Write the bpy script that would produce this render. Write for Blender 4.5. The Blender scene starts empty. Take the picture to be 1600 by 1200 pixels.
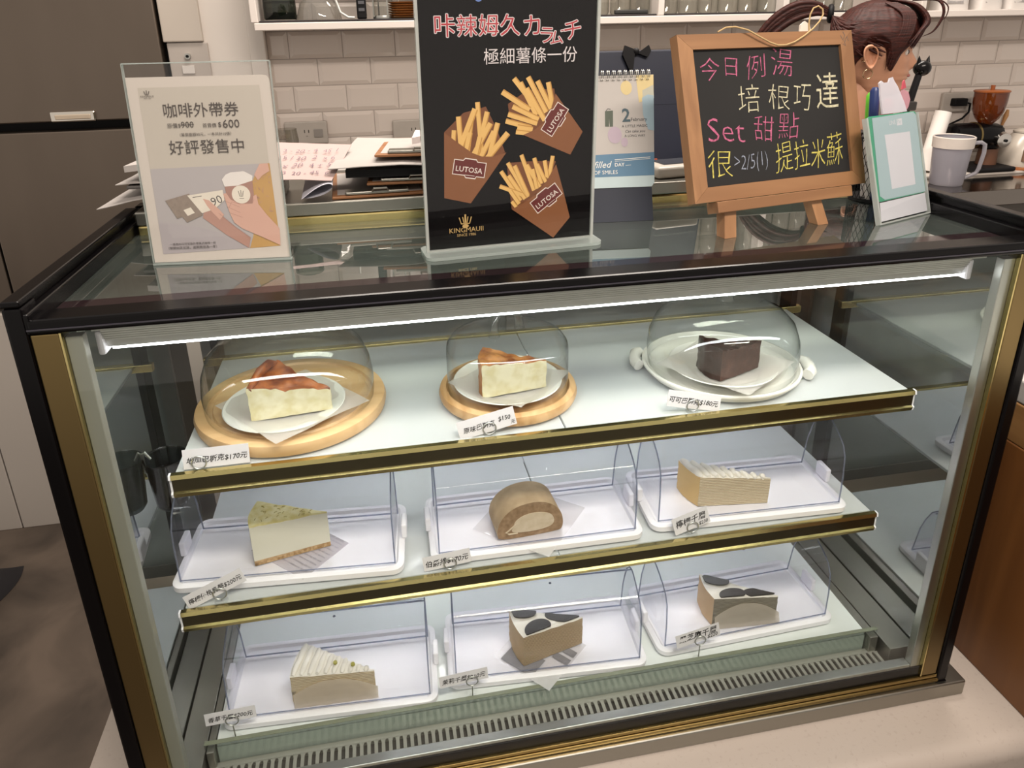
import bpy, bmesh, math, random
from mathutils import Vector, Matrix, noise
PI = math.pi
R = math.radians
random.seed(11)
scene = bpy.context.scene
C = scene.collection

# ------------------------------------------------------------------ camera
cam = bpy.data.cameras.new('camera')
cam_ob = bpy.data.objects.new('camera', cam)
C.objects.link(cam_ob)
cam.sensor_fit = 'HORIZONTAL'
cam.sensor_width = 36.0
cam.lens = 36.0 * 1125.482 / 1600.0
cam.shift_x = 0.0109
cam.shift_y = -0.0880
cam.clip_start = 0.02
rx, fx, ux = (0.98359967, -0.17930224, -0.01955503), (0.16159784, 0.92421376, -0.34599864), (0.08011136, 0.3371641, 0.9380312)
m = Matrix(((rx[0], ux[0], -fx[0], 0.36608), (rx[1], ux[1], -fx[1], -0.73200),
            (rx[2], ux[2], -fx[2], 1.01871), (0, 0, 0, 1)))
cam_ob.matrix_world = m
scene.camera = cam_ob

# ------------------------------------------------------------------ world, room lamps, exposure
scene.view_settings.view_transform = 'Standard'
scene.view_settings.look = 'None'
scene.view_settings.gamma = 1.0
scene.view_settings.use_curve_mapping = False
scene.view_settings.exposure = 0.0
scene.cycles.transparent_max_bounces = 40
scene.cycles.max_bounces = 14
world = bpy.data.worlds.new('room_light')
scene.world = world
world.use_nodes = True
wbg = world.node_tree.nodes['Background']
wbg.inputs[0].default_value = (1.0, 0.90, 0.80, 1)
wbg.inputs[1].default_value = 0.72

def area_lamp(name, loc, size, size_y, watts, col, rot=(0, 0, 0)):
    l = bpy.data.lights.new(name, 'AREA')
    l.shape = 'RECTANGLE'; l.size = size; l.size_y = size_y; l.energy = watts; l.color = col
    o = bpy.data.objects.new(name, l); C.objects.link(o); o.location = loc; o.rotation_euler = rot
    return o
area_lamp('kitchen_ceiling_light', (1.0, 0.85, 2.6), 1.8, 0.4, 82, (1.0, 0.90, 0.80))
area_lamp('cafe_ceiling_light', (0.9, -1.0, 2.2), 1.2, 0.3, 60, (1.0, 0.88, 0.78))

# ------------------------------------------------------------------ helpers
def lin(h):
    h = h.lstrip('#')
    v = [int(h[i:i + 2], 16) / 255 for i in (0, 2, 4)]
    return tuple(x / 12.92 if x <= 0.04045 else ((x + 0.055) / 1.055) ** 2.4 for x in v) + (1,)

MATS = {}
def mat(name, col, rough=0.5, metal=0.0, var=0.10, scale=30.0, bump=0.0, spec=0.5, emit=0.0, trans=0.0, coat=0.0, detail=3, stretch=None):
    if name in MATS: return MATS[name]
    m = bpy.data.materials.new(name); m.use_nodes = True
    nt = m.node_tree; b = nt.nodes['Principled BSDF']
    c = lin(col)
    b.inputs['Roughness'].default_value = rough
    b.inputs['Metallic'].default_value = metal
    b.inputs['Specular IOR Level'].default_value = spec
    b.inputs['Coat Weight'].default_value = coat
    if trans: b.inputs['Alpha'].default_value = 1 - trans
    tc = nt.nodes.new('ShaderNodeTexCoord'); no = nt.nodes.new('ShaderNodeTexNoise')
    no.inputs['Scale'].default_value = scale; no.inputs['Detail'].default_value = detail
    src = tc.outputs['Object']
    if stretch:
        mp = nt.nodes.new('ShaderNodeMapping'); mp.inputs['Scale'].default_value = stretch
        nt.links.new(src, mp.inputs['Vector']); src = mp.outputs['Vector']
    nt.links.new(src, no.inputs['Vector'])
    mx = nt.nodes.new('ShaderNodeMix'); mx.data_type = 'RGBA'
    mx.inputs[6].default_value = tuple(x * (1 - var) for x in c[:3]) + (1,)
    mx.inputs[7].default_value = tuple(min(1, x * (1 + var)) for x in c[:3]) + (1,)
    nt.links.new(no.outputs['Fac'], mx.inputs[0])
    nt.links.new(mx.outputs[2], b.inputs['Base Color'])
    if bump:
        bp = nt.nodes.new('ShaderNodeBump'); bp.inputs['Strength'].default_value = bump
        bp.inputs['Distance'].default_value = 0.002
        nt.links.new(no.outputs['Fac'], bp.inputs['Height']); nt.links.new(bp.outputs[0], b.inputs['Normal'])
    if emit:
        b.inputs['Emission Color'].default_value = c; b.inputs['Emission Strength'].default_value = emit
    MATS[name] = m
    return m

def two_tone(name, c1, c2, scale=8.0, lo=0.4, hi=0.6, rough=0.6, stretch=None, detail=5, bump=0.0, metal=0.0, dist=0.0, dtex=0.002):
    """noise mask between two colours"""
    if name in MATS: return MATS[name]
    m = bpy.data.materials.new(name); m.use_nodes = True
    nt = m.node_tree; b = nt.nodes['Principled BSDF']
    b.inputs['Roughness'].default_value = rough; b.inputs['Metallic'].default_value = metal
    tc = nt.nodes.new('ShaderNodeTexCoord'); mp = nt.nodes.new('ShaderNodeMapping')
    if stretch: mp.inputs['Scale'].default_value = stretch
    no = nt.nodes.new('ShaderNodeTexNoise'); no.inputs['Scale'].default_value = scale
    no.inputs['Detail'].default_value = detail; no.inputs['Distortion'].default_value = dist
    rp = nt.nodes.new('ShaderNodeValToRGB')
    rp.color_ramp.elements[0].position = lo; rp.color_ramp.elements[0].color = lin(c1)
    rp.color_ramp.elements[1].position = hi; rp.color_ramp.elements[1].color = lin(c2)
    nt.links.new(tc.outputs['Object'], mp.inputs[0]); nt.links.new(mp.outputs[0], no.inputs['Vector'])
    nt.links.new(no.outputs['Fac'], rp.inputs[0]); nt.links.new(rp.outputs[0], b.inputs['Base Color'])
    if bump:
        bp = nt.nodes.new('ShaderNodeBump'); bp.inputs['Strength'].default_value = bump; bp.inputs['Distance'].default_value = dtex
        nt.links.new(no.outputs['Fac'], bp.inputs['Height']); nt.links.new(bp.outputs[0], b.inputs['Normal'])
    MATS[name] = m
    return m

def layered(name, cols, scale, rough=0.7, dist=1.5, nscale=25):
    """thin horizontal bands along z"""
    if name in MATS: return MATS[name]
    m = bpy.data.materials.new(name); m.use_nodes = True
    nt = m.node_tree; b = nt.nodes['Principled BSDF']; b.inputs['Roughness'].default_value = rough
    tc = nt.nodes.new('ShaderNodeTexCoord')
    w = nt.nodes.new('ShaderNodeTexWave'); w.wave_type = 'BANDS'; w.bands_direction = 'Z'
    w.inputs['Scale'].default_value = scale; w.inputs['Distortion'].default_value = dist
    w.inputs['Detail'].default_value = 3; w.inputs['Detail Scale'].default_value = 2
    rp = nt.nodes.new('ShaderNodeValToRGB')
    rp.color_ramp.elements[0].color = lin(cols[0]); rp.color_ramp.elements[1].color = lin(cols[1])
    nt.links.new(tc.outputs['Object'], w.inputs['Vector']); nt.links.new(w.outputs['Fac'], rp.inputs[0])
    nt.links.new(rp.outputs[0], b.inputs['Base Color'])
    bp = nt.nodes.new('ShaderNodeBump'); bp.inputs['Strength'].default_value = 0.4; bp.inputs['Distance'].default_value = 0.0015
    nt.links.new(w.outputs['Fac'], bp.inputs['Height']); nt.links.new(bp.outputs[0], b.inputs['Normal'])
    MATS[name] = m
    return m

def wood(name, c1, c2, axis='X', scale=40, rough=0.5):
    if name in MATS: return MATS[name]
    st = {'X': (0.06, 1, 1), 'Y': (1, 0.06, 1), 'Z': (1, 1, 0.06)}[axis]
    return two_tone(name, c1, c2, scale=scale, lo=0.35, hi=0.65, rough=rough, stretch=st, detail=6, bump=0.15, dist=0.6)

def clear(name, tint='#ffffff', edge=None, refl=0.04, rough=0.0, body=0.0, bodycol='#ffffff', power=5.0, edge_pow=3.0, gloss=1.0):
    """thin clear sheet: transparent plus mirror by angle; body > 0 adds a milky diffuse share"""
    if name in MATS: return MATS[name]
    m = bpy.data.materials.new(name); m.use_nodes = True
    nt = m.node_tree; nt.nodes.clear()
    out = nt.nodes.new('ShaderNodeOutputMaterial')
    tr = nt.nodes.new('ShaderNodeBsdfTransparent'); gl = nt.nodes.new('ShaderNodeBsdfGlossy')
    gl.inputs['Roughness'].default_value = rough
    lw = nt.nodes.new('ShaderNodeLayerWeight'); lw.inputs[0].default_value = 0.5
    pw = nt.nodes.new('ShaderNodeMath'); pw.operation = 'POWER'; pw.inputs[1].default_value = power
    nt.links.new(lw.outputs['Facing'], pw.inputs[0])
    ml = nt.nodes.new('ShaderNodeMath'); ml.operation = 'MULTIPLY_ADD'
    ml.inputs[1].default_value = (1 - refl) * gloss; ml.inputs[2].default_value = refl
    nt.links.new(pw.outputs[0], ml.inputs[0])
    if edge:
        p2 = nt.nodes.new('ShaderNodeMath'); p2.operation = 'POWER'; p2.inputs[1].default_value = edge_pow
        nt.links.new(lw.outputs['Facing'], p2.inputs[0])
        mx = nt.nodes.new('ShaderNodeMix'); mx.data_type = 'RGBA'
        mx.inputs[6].default_value = lin(tint); mx.inputs[7].default_value = lin(edge)
        nt.links.new(p2.outputs[0], mx.inputs[0]); nt.links.new(mx.outputs[2], tr.inputs[0])
    else:
        tr.inputs[0].default_value = lin(tint)
    base = tr.outputs[0]
    if body > 0:
        df = nt.nodes.new('ShaderNodeBsdfDiffuse'); df.inputs[0].default_value = lin(bodycol)
        tl = nt.nodes.new('ShaderNodeBsdfTranslucent'); tl.inputs[0].default_value = lin(bodycol)
        ad = nt.nodes.new('ShaderNodeMixShader'); ad.inputs[0].default_value = 0.4
        nt.links.new(df.outputs[0], ad.inputs[1]); nt.links.new(tl.outputs[0], ad.inputs[2])
        mb = nt.nodes.new('ShaderNodeMixShader'); mb.inputs[0].default_value = body
        nt.links.new(base, mb.inputs[1]); nt.links.new(ad.outputs[0], mb.inputs[2]); base = mb.outputs[0]
    ms = nt.nodes.new('ShaderNodeMixShader')
    nt.links.new(ml.outputs[0], ms.inputs[0]); nt.links.new(base, ms.inputs[1]); nt.links.new(gl.outputs[0], ms.inputs[2])
    nt.links.new(ms.outputs[0], out.inputs[0])
    MATS[name] = m
    return m

def glow(name, col, strength):
    if name in MATS: return MATS[name]
    m = bpy.data.materials.new(name); m.use_nodes = True
    nt = m.node_tree; nt.nodes.clear()
    out = nt.nodes.new('ShaderNodeOutputMaterial'); e = nt.nodes.new('ShaderNodeEmission')
    e.inputs[0].default_value = lin(col); e.inputs[1].default_value = strength
    nt.links.new(e.outputs[0], out.inputs[0]); MATS[name] = m
    return m

class B:
    """mesh builder: collects shapes and links them as ONE object"""
    def __init__(s, mx=None): s.bm = bmesh.new(); s.mi = 0; s.mx = mx; s.layer = 0
    def use(s, i): s.mi = i; return s
    def _v(s, p): return s.bm.verts.new(s.mx @ Vector(p) if s.mx else Vector(p))
    def face(s, pts):
        try: f = s.bm.faces.new([s._v(p) for p in pts]); f.material_index = s.mi; return f
        except ValueError: return None
    def _faces(s, vs, idx):
        out = []
        for i in idx:
            try:
                f = s.bm.faces.new([vs[k] for k in i]); f.material_index = s.mi; out.append(f)
            except ValueError: pass
        return out
    def box(s, x0, x1, y0, y1, z0, z1, bev=0, seg=2):
        vs = [s._v(p) for p in ((x0,y0,z0),(x1,y0,z0),(x1,y1,z0),(x0,y1,z0),(x0,y0,z1),(x1,y0,z1),(x1,y1,z1),(x0,y1,z1))]
        fs = s._faces(vs, ((3,2,1,0),(4,5,6,7),(0,1,5,4),(1,2,6,5),(2,3,7,6),(3,0,4,7)))
        if bev:
            es = list({e for f in fs for e in f.edges})
            r = bmesh.ops.bevel(s.bm, geom=es, offset=bev, segments=seg, affect='EDGES', profile=0.5)
            for f in r['faces']: f.material_index = s.mi
        return s
    def extrude(s, pts, axis, a, b, cap=True, closed=True):
        """pts 2-D; axis 'X': pts=(y,z), 'Y': pts=(x,z), 'Z': pts=(x,y)"""
        def P(p, t): return {'X': (t, p[0], p[1]), 'Y': (p[0], t, p[1]), 'Z': (p[0], p[1], t)}[axis]
        A = [s._v(P(p, a)) for p in pts]; Bv = [s._v(P(p, b)) for p in pts]; n = len(pts)
        for i in range(n if closed else n - 1):
            j = (i + 1) % n
            s._faces([A[i], A[j], Bv[j], Bv[i]], ((0,1,2,3),))
        if cap and closed:
            s._faces(A, (tuple(range(n))[::-1],)); s._faces(Bv, (tuple(range(n)),))
        return s
    def lathe(s, prof, n=40, c=(0,0,0), a0=0.0, a1=2*PI, sx=1, sy=1):
        rings = []
        full = abs(a1 - a0 - 2*PI) < 1e-6
        cnt = n if full else n + 1
        for r, z in prof:
            if r < 1e-6: rings.append([s._v((c[0], c[1], c[2] + z))] )
            else: rings.append([s._v((c[0]+r*sx*math.cos(a0+(a1-a0)*k/n), c[1]+r*sy*math.sin(a0+(a1-a0)*k/n), c[2]+z)) for k in range(cnt)])
        for A, D in zip(rings, rings[1:]):
            for k in range(n):
                k2 = (k + 1) % cnt
                if len(A) == 1 and len(D) == 1: continue
                if len(A) == 1: q = [A[0], D[k], D[k2]]
                elif len(D) == 1: q = [A[k], A[k2], D[0]]
                else: q = [A[k], A[k2], D[k2], D[k]]
                try: f = s.bm.faces.new(q); f.material_index = s.mi
                except ValueError: pass
        return s
    def tube(s, pts, r, n=8, closed=False, cap=True):
        pts = [Vector(p) for p in pts]; L = len(pts)
        rad = r if isinstance(r, (list, tuple)) else [r] * L
        rings = []; up = None
        for i in range(L):
            if closed: t = (pts[(i+1) % L] - pts[i-1])
            else: t = pts[min(i+1, L-1)] - pts[max(i-1, 0)]
            t.normalize()
            if up is None:
                up = Vector((0,0,1)) if abs(t.z) < 0.9 else Vector((1,0,0))
            a = t.cross(up).normalized(); up2 = a.cross(t).normalized(); up = up2
            rings.append([s._v(pts[i] + (a*math.cos(2*PI*k/n) + up2*math.sin(2*PI*k/n)) * rad[i]) for k in range(n)])
        for i in range(L if closed else L - 1):
            A, D = rings[i], rings[(i+1) % L]
            for k in range(n):
                s._faces([A[k], A[(k+1)%n], D[(k+1)%n], D[k]], ((0,1,2,3),))
        if cap and not closed:
            s._faces(rings[0], (tuple(range(n))[::-1],)); s._faces(rings[-1], (tuple(range(n)),))
        return s
    def cyl(s, p0, p1, r0, r1=None, n=20):
        return s.tube([p0, p1], [r0, r0 if r1 is None else r1], n)
    def ball(s, c, r, n=16, m=10, sc=(1,1,1)):
        pr = [(r*math.sin(PI*i/m), -r*math.cos(PI*i/m)) for i in range(m+1)]
        rings = []
        for q, z in pr:
            if q < 1e-7: rings.append([s._v((c[0], c[1], c[2]+z*sc[2]))])
            else: rings.append([s._v((c[0]+q*sc[0]*math.cos(2*PI*k/n), c[1]+q*sc[1]*math.sin(2*PI*k/n), c[2]+z*sc[2])) for k in range(n)])
        for A, D in zip(rings, rings[1:]):
            for k in range(n):
                k2 = (k+1) % n
                q = [A[0], D[k], D[k2]] if len(A) == 1 else ([A[k], A[k2], D[0]] if len(D) == 1 else [A[k], A[k2], D[k2], D[k]])
                try: f = s.bm.faces.new(q); f.material_index = s.mi
                except ValueError: pass
        return s
    def grid(s, fn, nu, nv):
        V = [[s._v(fn(i/nu, j/nv)) for j in range(nv+1)] for i in range(nu+1)]
        for i in range(nu):
            for j in range(nv):
                s._faces([V[i][j], V[i+1][j], V[i+1][j+1], V[i][j+1]], ((0,1,2,3),))
        return V
    # flat printed artwork, laid in the plane of self.mx (x right, y up, z out of the sheet)
    def ink(s, pts):
        s.layer += 1
        return s.face([(p[0], p[1], 0.00002 * s.layer) for p in pts])
    def disc(s, cx, cy, r, ry=None, n=28):
        return s.ink([(cx + r*math.cos(2*PI*k/n), cy + (ry or r)*math.sin(2*PI*k/n)) for k in range(n)])
    def stroke(s, pts, w):
        s.layer += 1; z = 0.00002 * s.layer
        P = [Vector((p[0], p[1])) for p in pts]; L = []; Rr = []
        for i in range(len(P)):
            t = (P[min(i+1, len(P)-1)] - P[max(i-1, 0)]).normalized(); nrm = Vector((-t.y, t.x))
            L.append(P[i] + nrm*w/2); Rr.append(P[i] - nrm*w/2)
        for i in range(len(P)-1):
            s.face([(L[i].x,L[i].y,z),(Rr[i].x,Rr[i].y,z),(Rr[i+1].x,Rr[i+1].y,z),(L[i+1].x,L[i+1].y,z)])
        return s
    def text(s, body, x, y, w, h=None, rot=0.0, shear=0.0, off=0.0, align='LEFT', jitter=0.0):
        """type set so that its width is w (height follows unless h is given), baseline-left at x, y"""
        s.layer += 1; z = 0.00002 * s.layer
        vs, fs = glyphs(body, off, shear)
        x0 = min(v[0] for v in vs); x1 = max(v[0] for v in vs); y0 = min(v[1] for v in vs); y1 = max(v[1] for v in vs)
        k = w / (x1 - x0); ky = k if h is None else h / (y1 - y0)
        ca, sa = math.cos(rot), math.sin(rot)
        nch = max(1, len(body))
        ph = random.random() * 6
        def T(v):
            a = (v[0]-x0)*k; b = (v[1]-(0 if h is None else y0))*ky
            if jitter:
                a += jitter*k*0.5*math.sin(b/ky*5.0+ph+a/k*1.7); b += jitter*ky*math.sin(a/k*2.3+ph)
            return s._v((x + a*ca - b*sa, y + a*sa + b*ca, z))
        V = [T(v) for v in vs]
        s._faces(V, fs)
        return s
    def build(s, name, mats, parent=None, world=False, smooth=None, loc=None):
        bmesh.ops.recalc_face_normals(s.bm, faces=s.bm.faces[:]) if not s.layer else None
        me = bpy.data.meshes.new(name); s.bm.to_mesh(me); s.bm.free()
        for mm in (mats if isinstance(mats, (list, tuple)) else [mats]): me.materials.append(mm)
        if smooth is not None:
            for p in me.polygons: p.use_smooth = True
            me.set_sharp_from_angle(angle=R(smooth))
        o = bpy.data.objects.new(name, me); C.objects.link(o)
        if parent:
            o.parent = parent
            if world: o.matrix_parent_inverse = WM[parent.name].inverted()
        if loc: o.location = loc
        return o
WM = {}
_G = {}
def glyphs(body, off=0.0, shear=0.0):
    key = (body, off, shear)
    if key in _G: return _G[key]
    c = bpy.data.curves.new('type', 'FONT'); c.body = body; c.size = 1; c.offset = off; c.shear = shear; c.resolution_u = 2
    o = bpy.data.objects.new('type', c); C.objects.link(o)
    dg = bpy.context.evaluated_depsgraph_get()
    me = bpy.data.meshes.new_from_object(o.evaluated_get(dg))
    r = ([(v.co.x, v.co.y) for v in me.vertices], [tuple(p.vertices) for p in me.polygons])
    bpy.data.objects.remove(o); bpy.data.curves.remove(c); bpy.data.meshes.remove(me)
    _G[key] = r
    return r

def tag(o, label=None, cat=None, group=None, kind=None):
    if label: o['label'] = label
    if cat: o['category'] = cat
    if group: o['group'] = group
    if kind: o['kind'] = kind
    return o
def thing(name, label, cat, loc=(0,0,0), rotz=0.0, group=None):
    o = bpy.data.objects.new(name, None); C.objects.link(o)
    o.empty_display_size = 0.02
    o.location = loc; o.rotation_euler = (0, 0, rotz)
    WM[o.name] = Matrix.Translation(Vector(loc)) @ Matrix.Rotation(rotz, 4, 'Z')
    return tag(o, label, cat, group)
def copy_thing(o, loc, rotz=0.0, label=None):
    r = o.copy(); C.objects.link(r); r.location = loc; r.rotation_euler = (0, 0, rotz)
    if label: r['label'] = label
    for ch in list(o.children):
        c = ch.copy(); C.objects.link(c); c.parent = r
        for g in list(ch.children):
            d = g.copy(); C.objects.link(d); d.parent = c
    return r
def struct(o, label=None):
    o['kind'] = 'structure'
    if label: o['label'] = label
    return o
def sheet(lean=0.0, off=0.0, z0=0.0):
    """matrix of a standing sheet: x right, y up the sheet, z towards the viewer (local -y), leaning back by lean"""
    l = lean
    return Matrix(((1,0,0,0), (0, math.sin(l), -math.cos(l), -off*math.cos(l)), (0, math.cos(l), math.sin(l), z0 + off*math.sin(l)), (0,0,0,1)))
def mm(pts): return [(x/1000, y/1000) for x, y in pts]
def rrect(x0, x1, y0, y1, r, n=5):
    out = []
    for cx, cy, a in ((x1-r, y1-r, 0), (x0+r, y1-r, PI/2), (x0+r, y0+r, PI), (x1-r, y0+r, 1.5*PI)):
        for k in range(n+1):
            out.append((cx + r*math.cos(a+PI/2*k/n), cy + r*math.sin(a+PI/2*k/n)))
    return out

# ------------------------------------------------------------------ materials
STEEL = mat('brushed_steel', '#9a9890', 0.32, 1.0, 0.08, 12, stretch=(0.05,1,1))
STEEL_DARK = mat('stained_dark_steel', '#766b61', 0.42, 1.0, 0.30, 2.2, detail=4, stretch=(1.6,1,0.5))
BLACK = mat('black_gloss', '#060506', 0.22, 0, 0.1, spec=0.18)
BLACKM = mat('black_matt', '#0d0c0e', 0.55, 0, 0.1, spec=0.2)
GOLD = mat('brass_gold', '#83714c', 0.36, 1.0, 0.08, 6, stretch=(1,1,0.1))
GOLDB = mat('bright_gold', '#cfbf85', 0.18, 1.0, 0.05)
GOLDD = mat('dull_gold', '#6d6751', 0.30, 1.0, 0.10, 8, stretch=(0.1,1,1))
ALU = mat('aluminium', '#b9b9b4', 0.35, 1.0, 0.05)
GREYP = mat('grey_profile', '#8b8a80', 0.5, 0.3, 0.05)
GLASS = clear('pane_glass', '#fbfdfc', '#dfe8e4', 0.022)
SIDEGLASS = clear('insulated_side_glass', '#a0aaa6', '#8a9590', 0.50, power=2.0, body=0.16, bodycol='#a3aca6')  # milky body colour paints in part of the mirrored interior's brightness
TOPGLASS = clear('top_pane_glass', '#dfe6e2', '#c3cdc8', 0.16, power=3.0, body=0.10, bodycol='#a9b5af')  # grey-green body share puts some of the tile wall's reflection into the colour
DOMEGLASS = clear('dome_glass', '#fdfefe', '#98a19f', 0.075, edge_pow=4)
ACRYL = clear('clear_acrylic', '#fdfdfd', '#dfe4e4', 0.018)
ACRYL_EDGE = clear('acrylic_edge', '#d3dcd9', '#bcc8c4', 0.06, body=0.4, bodycol='#dbe2df')
HOOD = clear('hood_plastic', '#fbfbfe', '#dfe3ee', 0.035, edge_pow=3.5)
HOOD_EDGE = clear('hood_edge', '#c6cad8', '#b6bccd', 0.05, body=0.25, bodycol='#c3c8d8')
WHITEP = mat('white_plastic', '#f1eef4', 0.28, 0, 0.02)
CERAM = mat('white_ceramic', '#ece9e2', 0.18, 0, 0.02)
PAPER = mat('white_paper', '#e6e0da', 0.75, 0, 0.03)
def frosted(name, col, share=0.4):
    m = mat(name, col, 0.16, 0, 0.02); nt = m.node_tree; b = nt.nodes['Principled BSDF']; out = nt.nodes['Material Output']
    tl = nt.nodes.new('ShaderNodeBsdfTranslucent'); tl.inputs[0].default_value = lin(col)
    mx = nt.nodes.new('ShaderNodeMixShader'); mx.inputs[0].default_value = share
    nt.links.new(b.outputs[0], mx.inputs[1]); nt.links.new(tl.outputs[0], mx.inputs[2]); nt.links.new(mx.outputs[0], out.inputs[0])
    return m
SHELFGL = frosted('frosted_shelf_glass', '#e6e9ea')
WHITEPAINT = mat('white_paint', '#dcd4cc', 0.5, 0, 0.04, 5)
INK = mat('black_ink', '#1a1718', 0.6, 0, 0.05)
INKG = mat('grey_ink', '#55504e', 0.6, 0, 0.05)
# ------------------------------------------------------------------ the setting
CONC = two_tone('worn_concrete', '#2e2721', '#5c5046', 4, 0.33, 0.70, 0.5, detail=9, bump=0.1, dist=0.6)
struct(B().box(-3.0, 3.6, -2.5, 2.4, -0.56, -0.50).build('floor', CONC))
TILE = mat('white_glazed_tile', '#d6cbc2', 0.2, 0, 0.03, 4)
GROUT = mat('tile_grout', '#a59a92', 0.8, 0, 0.05)
b = B()
tw, th, y0 = 0.1535, 0.0765, 1.556
b.use(1).box(0.094, 3.4, y0, 2.0, -0.5, 1.9)
b.use(0)
row = 0
z = 0.410
while z < 1.85:
    x = 0.1 - (0.0 if row % 2 == 0 else tw/2) - 0.022
    while x < 3.35:
        xa, xb = max(x + 0.0013, 0.096), x + tw - 0.0013
        if xb > xa + 0.02:
            za, zb = z + 0.0013, z + th - 0.0013; d = 0.006; e = 0.011
            o4 = [(xa,y0,za),(xb,y0,za),(xb,y0,zb),(xa,y0,zb)]
            i4 = [(xa+e,y0-d,za+e),(xb-e,y0-d,za+e),(xb-e,y0-d,zb-e),(xa+e,y0-d,zb-e)]
            b.face(i4)
            for k in range(4): b.face([o4[k], o4[(k+1)%4], i4[(k+1)%4], i4[k]])
        x += tw
    z += th; row += 1
struct(b.build('wall_back', [TILE, GROUT]))
b = B().box(-0.172, 0.094, 1.535, 2.0, -0.5, 1.9, 0.004)
b.box(0.050, 0.094, 1.520, 1.536, -0.5, 1.9, 0.003)
struct(b.build('trim_1', WHITEPAINT))
b = B()
for xa, xb in ((-3.0, -0.866), (-0.862, -0.17)): b.box(xa, xb, 1.49, 1.55, -0.5, 0.249, 0.002)
struct(b.build('wall_left', mat('white_panel', '#a8a098', 0.5, 0, 0.05, 3)))

# stainless fridge behind the low white wall
fr = thing('steel_fridge', 'tall stained stainless fridge at the far left with a black seam and small handle', 'fridge', (-0.9, 1.8, 0.25))
B().box(-2.2, -0.181, 1.56, 2.2, 0.25, 1.9).build('body', BLACKM, fr, True)
b = B().box(-2.2, -0.183, 1.505, 1.56, 0.797, 1.88, 0.004); ud = b.build('upper_door', STEEL_DARK, fr, True)
b = B().box(-0.712, -0.183, 1.505, 1.56, 0.262, 0.772, 0.004); b.build('lower_door', STEEL_DARK, fr, True)
b = B().box(-2.2, -0.717, 1.505, 1.56, 0.262, 0.772, 0.004); b.build('lower_door', STEEL_DARK, fr, True)
b = B().box(-0.499, -0.383, 1.497, 1.507, 0.797, 0.826, 0.004)
h = b.build('handle', mat('chrome', '#d8d2c8', 0.12, 1.0, 0.02), ud); h.matrix_parent_inverse = Matrix()
B().box(-0.487, -0.395, 1.494, 1.499, 0.804, 0.817, 0.002).build('grip', mat('handle_inlay', '#b8a894', 0.35, 0.3), h)

# electrical box on the pillar
eb = thing('electrical_box', 'white metal electrical box with a round lock on the white pillar', 'electrical box', (-0.125, 1.535, 0.95))
B().box(-0.176, -0.071, 1.515, 1.535, 1.0, 1.45, 0.003).build('cover', mat('box_white', '#bdb3a8', 0.4, 0, 0.08, 7), eb, True)
B().box(-0.170, -0.062, 1.522, 1.535, 0.86, 0.998, 0.003).build('lower_plate', mat('box_white2', '#b3aaa2', 0.4, 0, 0.08, 7), eb, True)
b = B(); b.tube([(-0.118,1.522,0.962),(-0.118,1.512,0.962)], 0.008, 16).use(1).tube([(-0.118,1.512,0.962),(-0.118,1.509,0.962)], 0.004, 10)
b.build('lock', [ALU, BLACKM], eb, True)
B().box(-0.138, -0.105, 1.518, 1.522, 0.915, 0.937, 0.001).build('switch', mat('switch_white', '#d4cec8', 0.4), eb, True)
B().box(-0.138, -0.103, 1.519, 1.522, 0.885, 0.895).build('marking', mat('box_grey_label', '#6d6a72', 0.5), eb, True)

# low quartz counter that carries the display case
QUARTZ = two_tone('speckled_quartz', '#9e948b', '#a69c93', 150, 0.30, 0.42, 0.35, detail=8)
pr = [(-0.105, -0.5), (-0.105, -0.03)] + [(-0.075 - 0.03*math.cos(a*PI/12), -0.03 + 0.03*math.sin(a*PI/12)) for a in range(1, 7)] + [(0.66, 0.0), (0.66, -0.5)]
b = B().extrude(pr, 'X', -0.118, 1.95)
ct = b.build('service_counter', QUARTZ, smooth=40)
tag(ct, 'low cream quartz counter with a rounded front edge under the display case', 'counter')

# wooden cabinet to the right of the case and the board on top of it
WCAB = wood('cabinet_wood', '#5a3515', '#754a22', 'Z', 14, 0.4)
wc = thing('wooden_cabinet', 'brown varnished wooden cabinet standing right of the display case', 'cabinet', (1.6, 0.1, 0.0))
b = B().box(1.291, 1.95, -0.75, 0.55, 0.0005, 0.411, 0.002); b.build('carcass', WCAB, wc, True)
wb = B().box(1.2915, 1.80, -0.60, 0.20, 0.4115, 0.475, 0.002)
tag(wb.build('wooden_board', wood('pale_board_wood', '#77542c', '#926c40', 'Y', 18, 0.5)), 'thick pale wooden board lying on the brown cabinet', 'board')
nb = B().box(1.2925, 1.75, -0.50, 0.16, 0.476, 0.512, 0.003)
tag(nb.build('folded_towel', mat('grey_towel', '#a9a6a2', 0.9, 0, 0.15, 80, 0.3)), 'pale grey folded towel on the wooden board right of the case', 'towel')

sl = B().box(1.31, 1.68, 0.215, 0.54, 0.4113, 0.4119)
sl.mx = Matrix.Translation((1.31, 0.210, 0.4122)); sl.use(1)
rr = random.Random(6)
for k, tx in enumerate(('B-3  20', 'L-2', 'S-1 x 4', '15', '3 / 27', 'R-12', 'T 8', '45', 'K-2')):
    gx, gy = 0.03 + 0.115*(k % 3), 0.04 + 0.10*(k//3)
    sl.text(tx, gx, gy, 0.07, 0.03, shear=0.2, jitter=0.08)
    sl.stroke([(gx-0.015, gy-0.02), (gx+0.085, gy-0.02), (gx+0.085, gy+0.05), (gx-0.015, gy+0.05), (gx-0.015, gy-0.02)], 0.0012)
tag(sl.build('order_sheet', [mat('order_paper', '#cfc8be', 0.8), mat('order_ink', '#6d625e', 0.8)]), 'large pale sheet of handwritten order boxes lying on the brown cabinet behind the pale board', 'paper')

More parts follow.
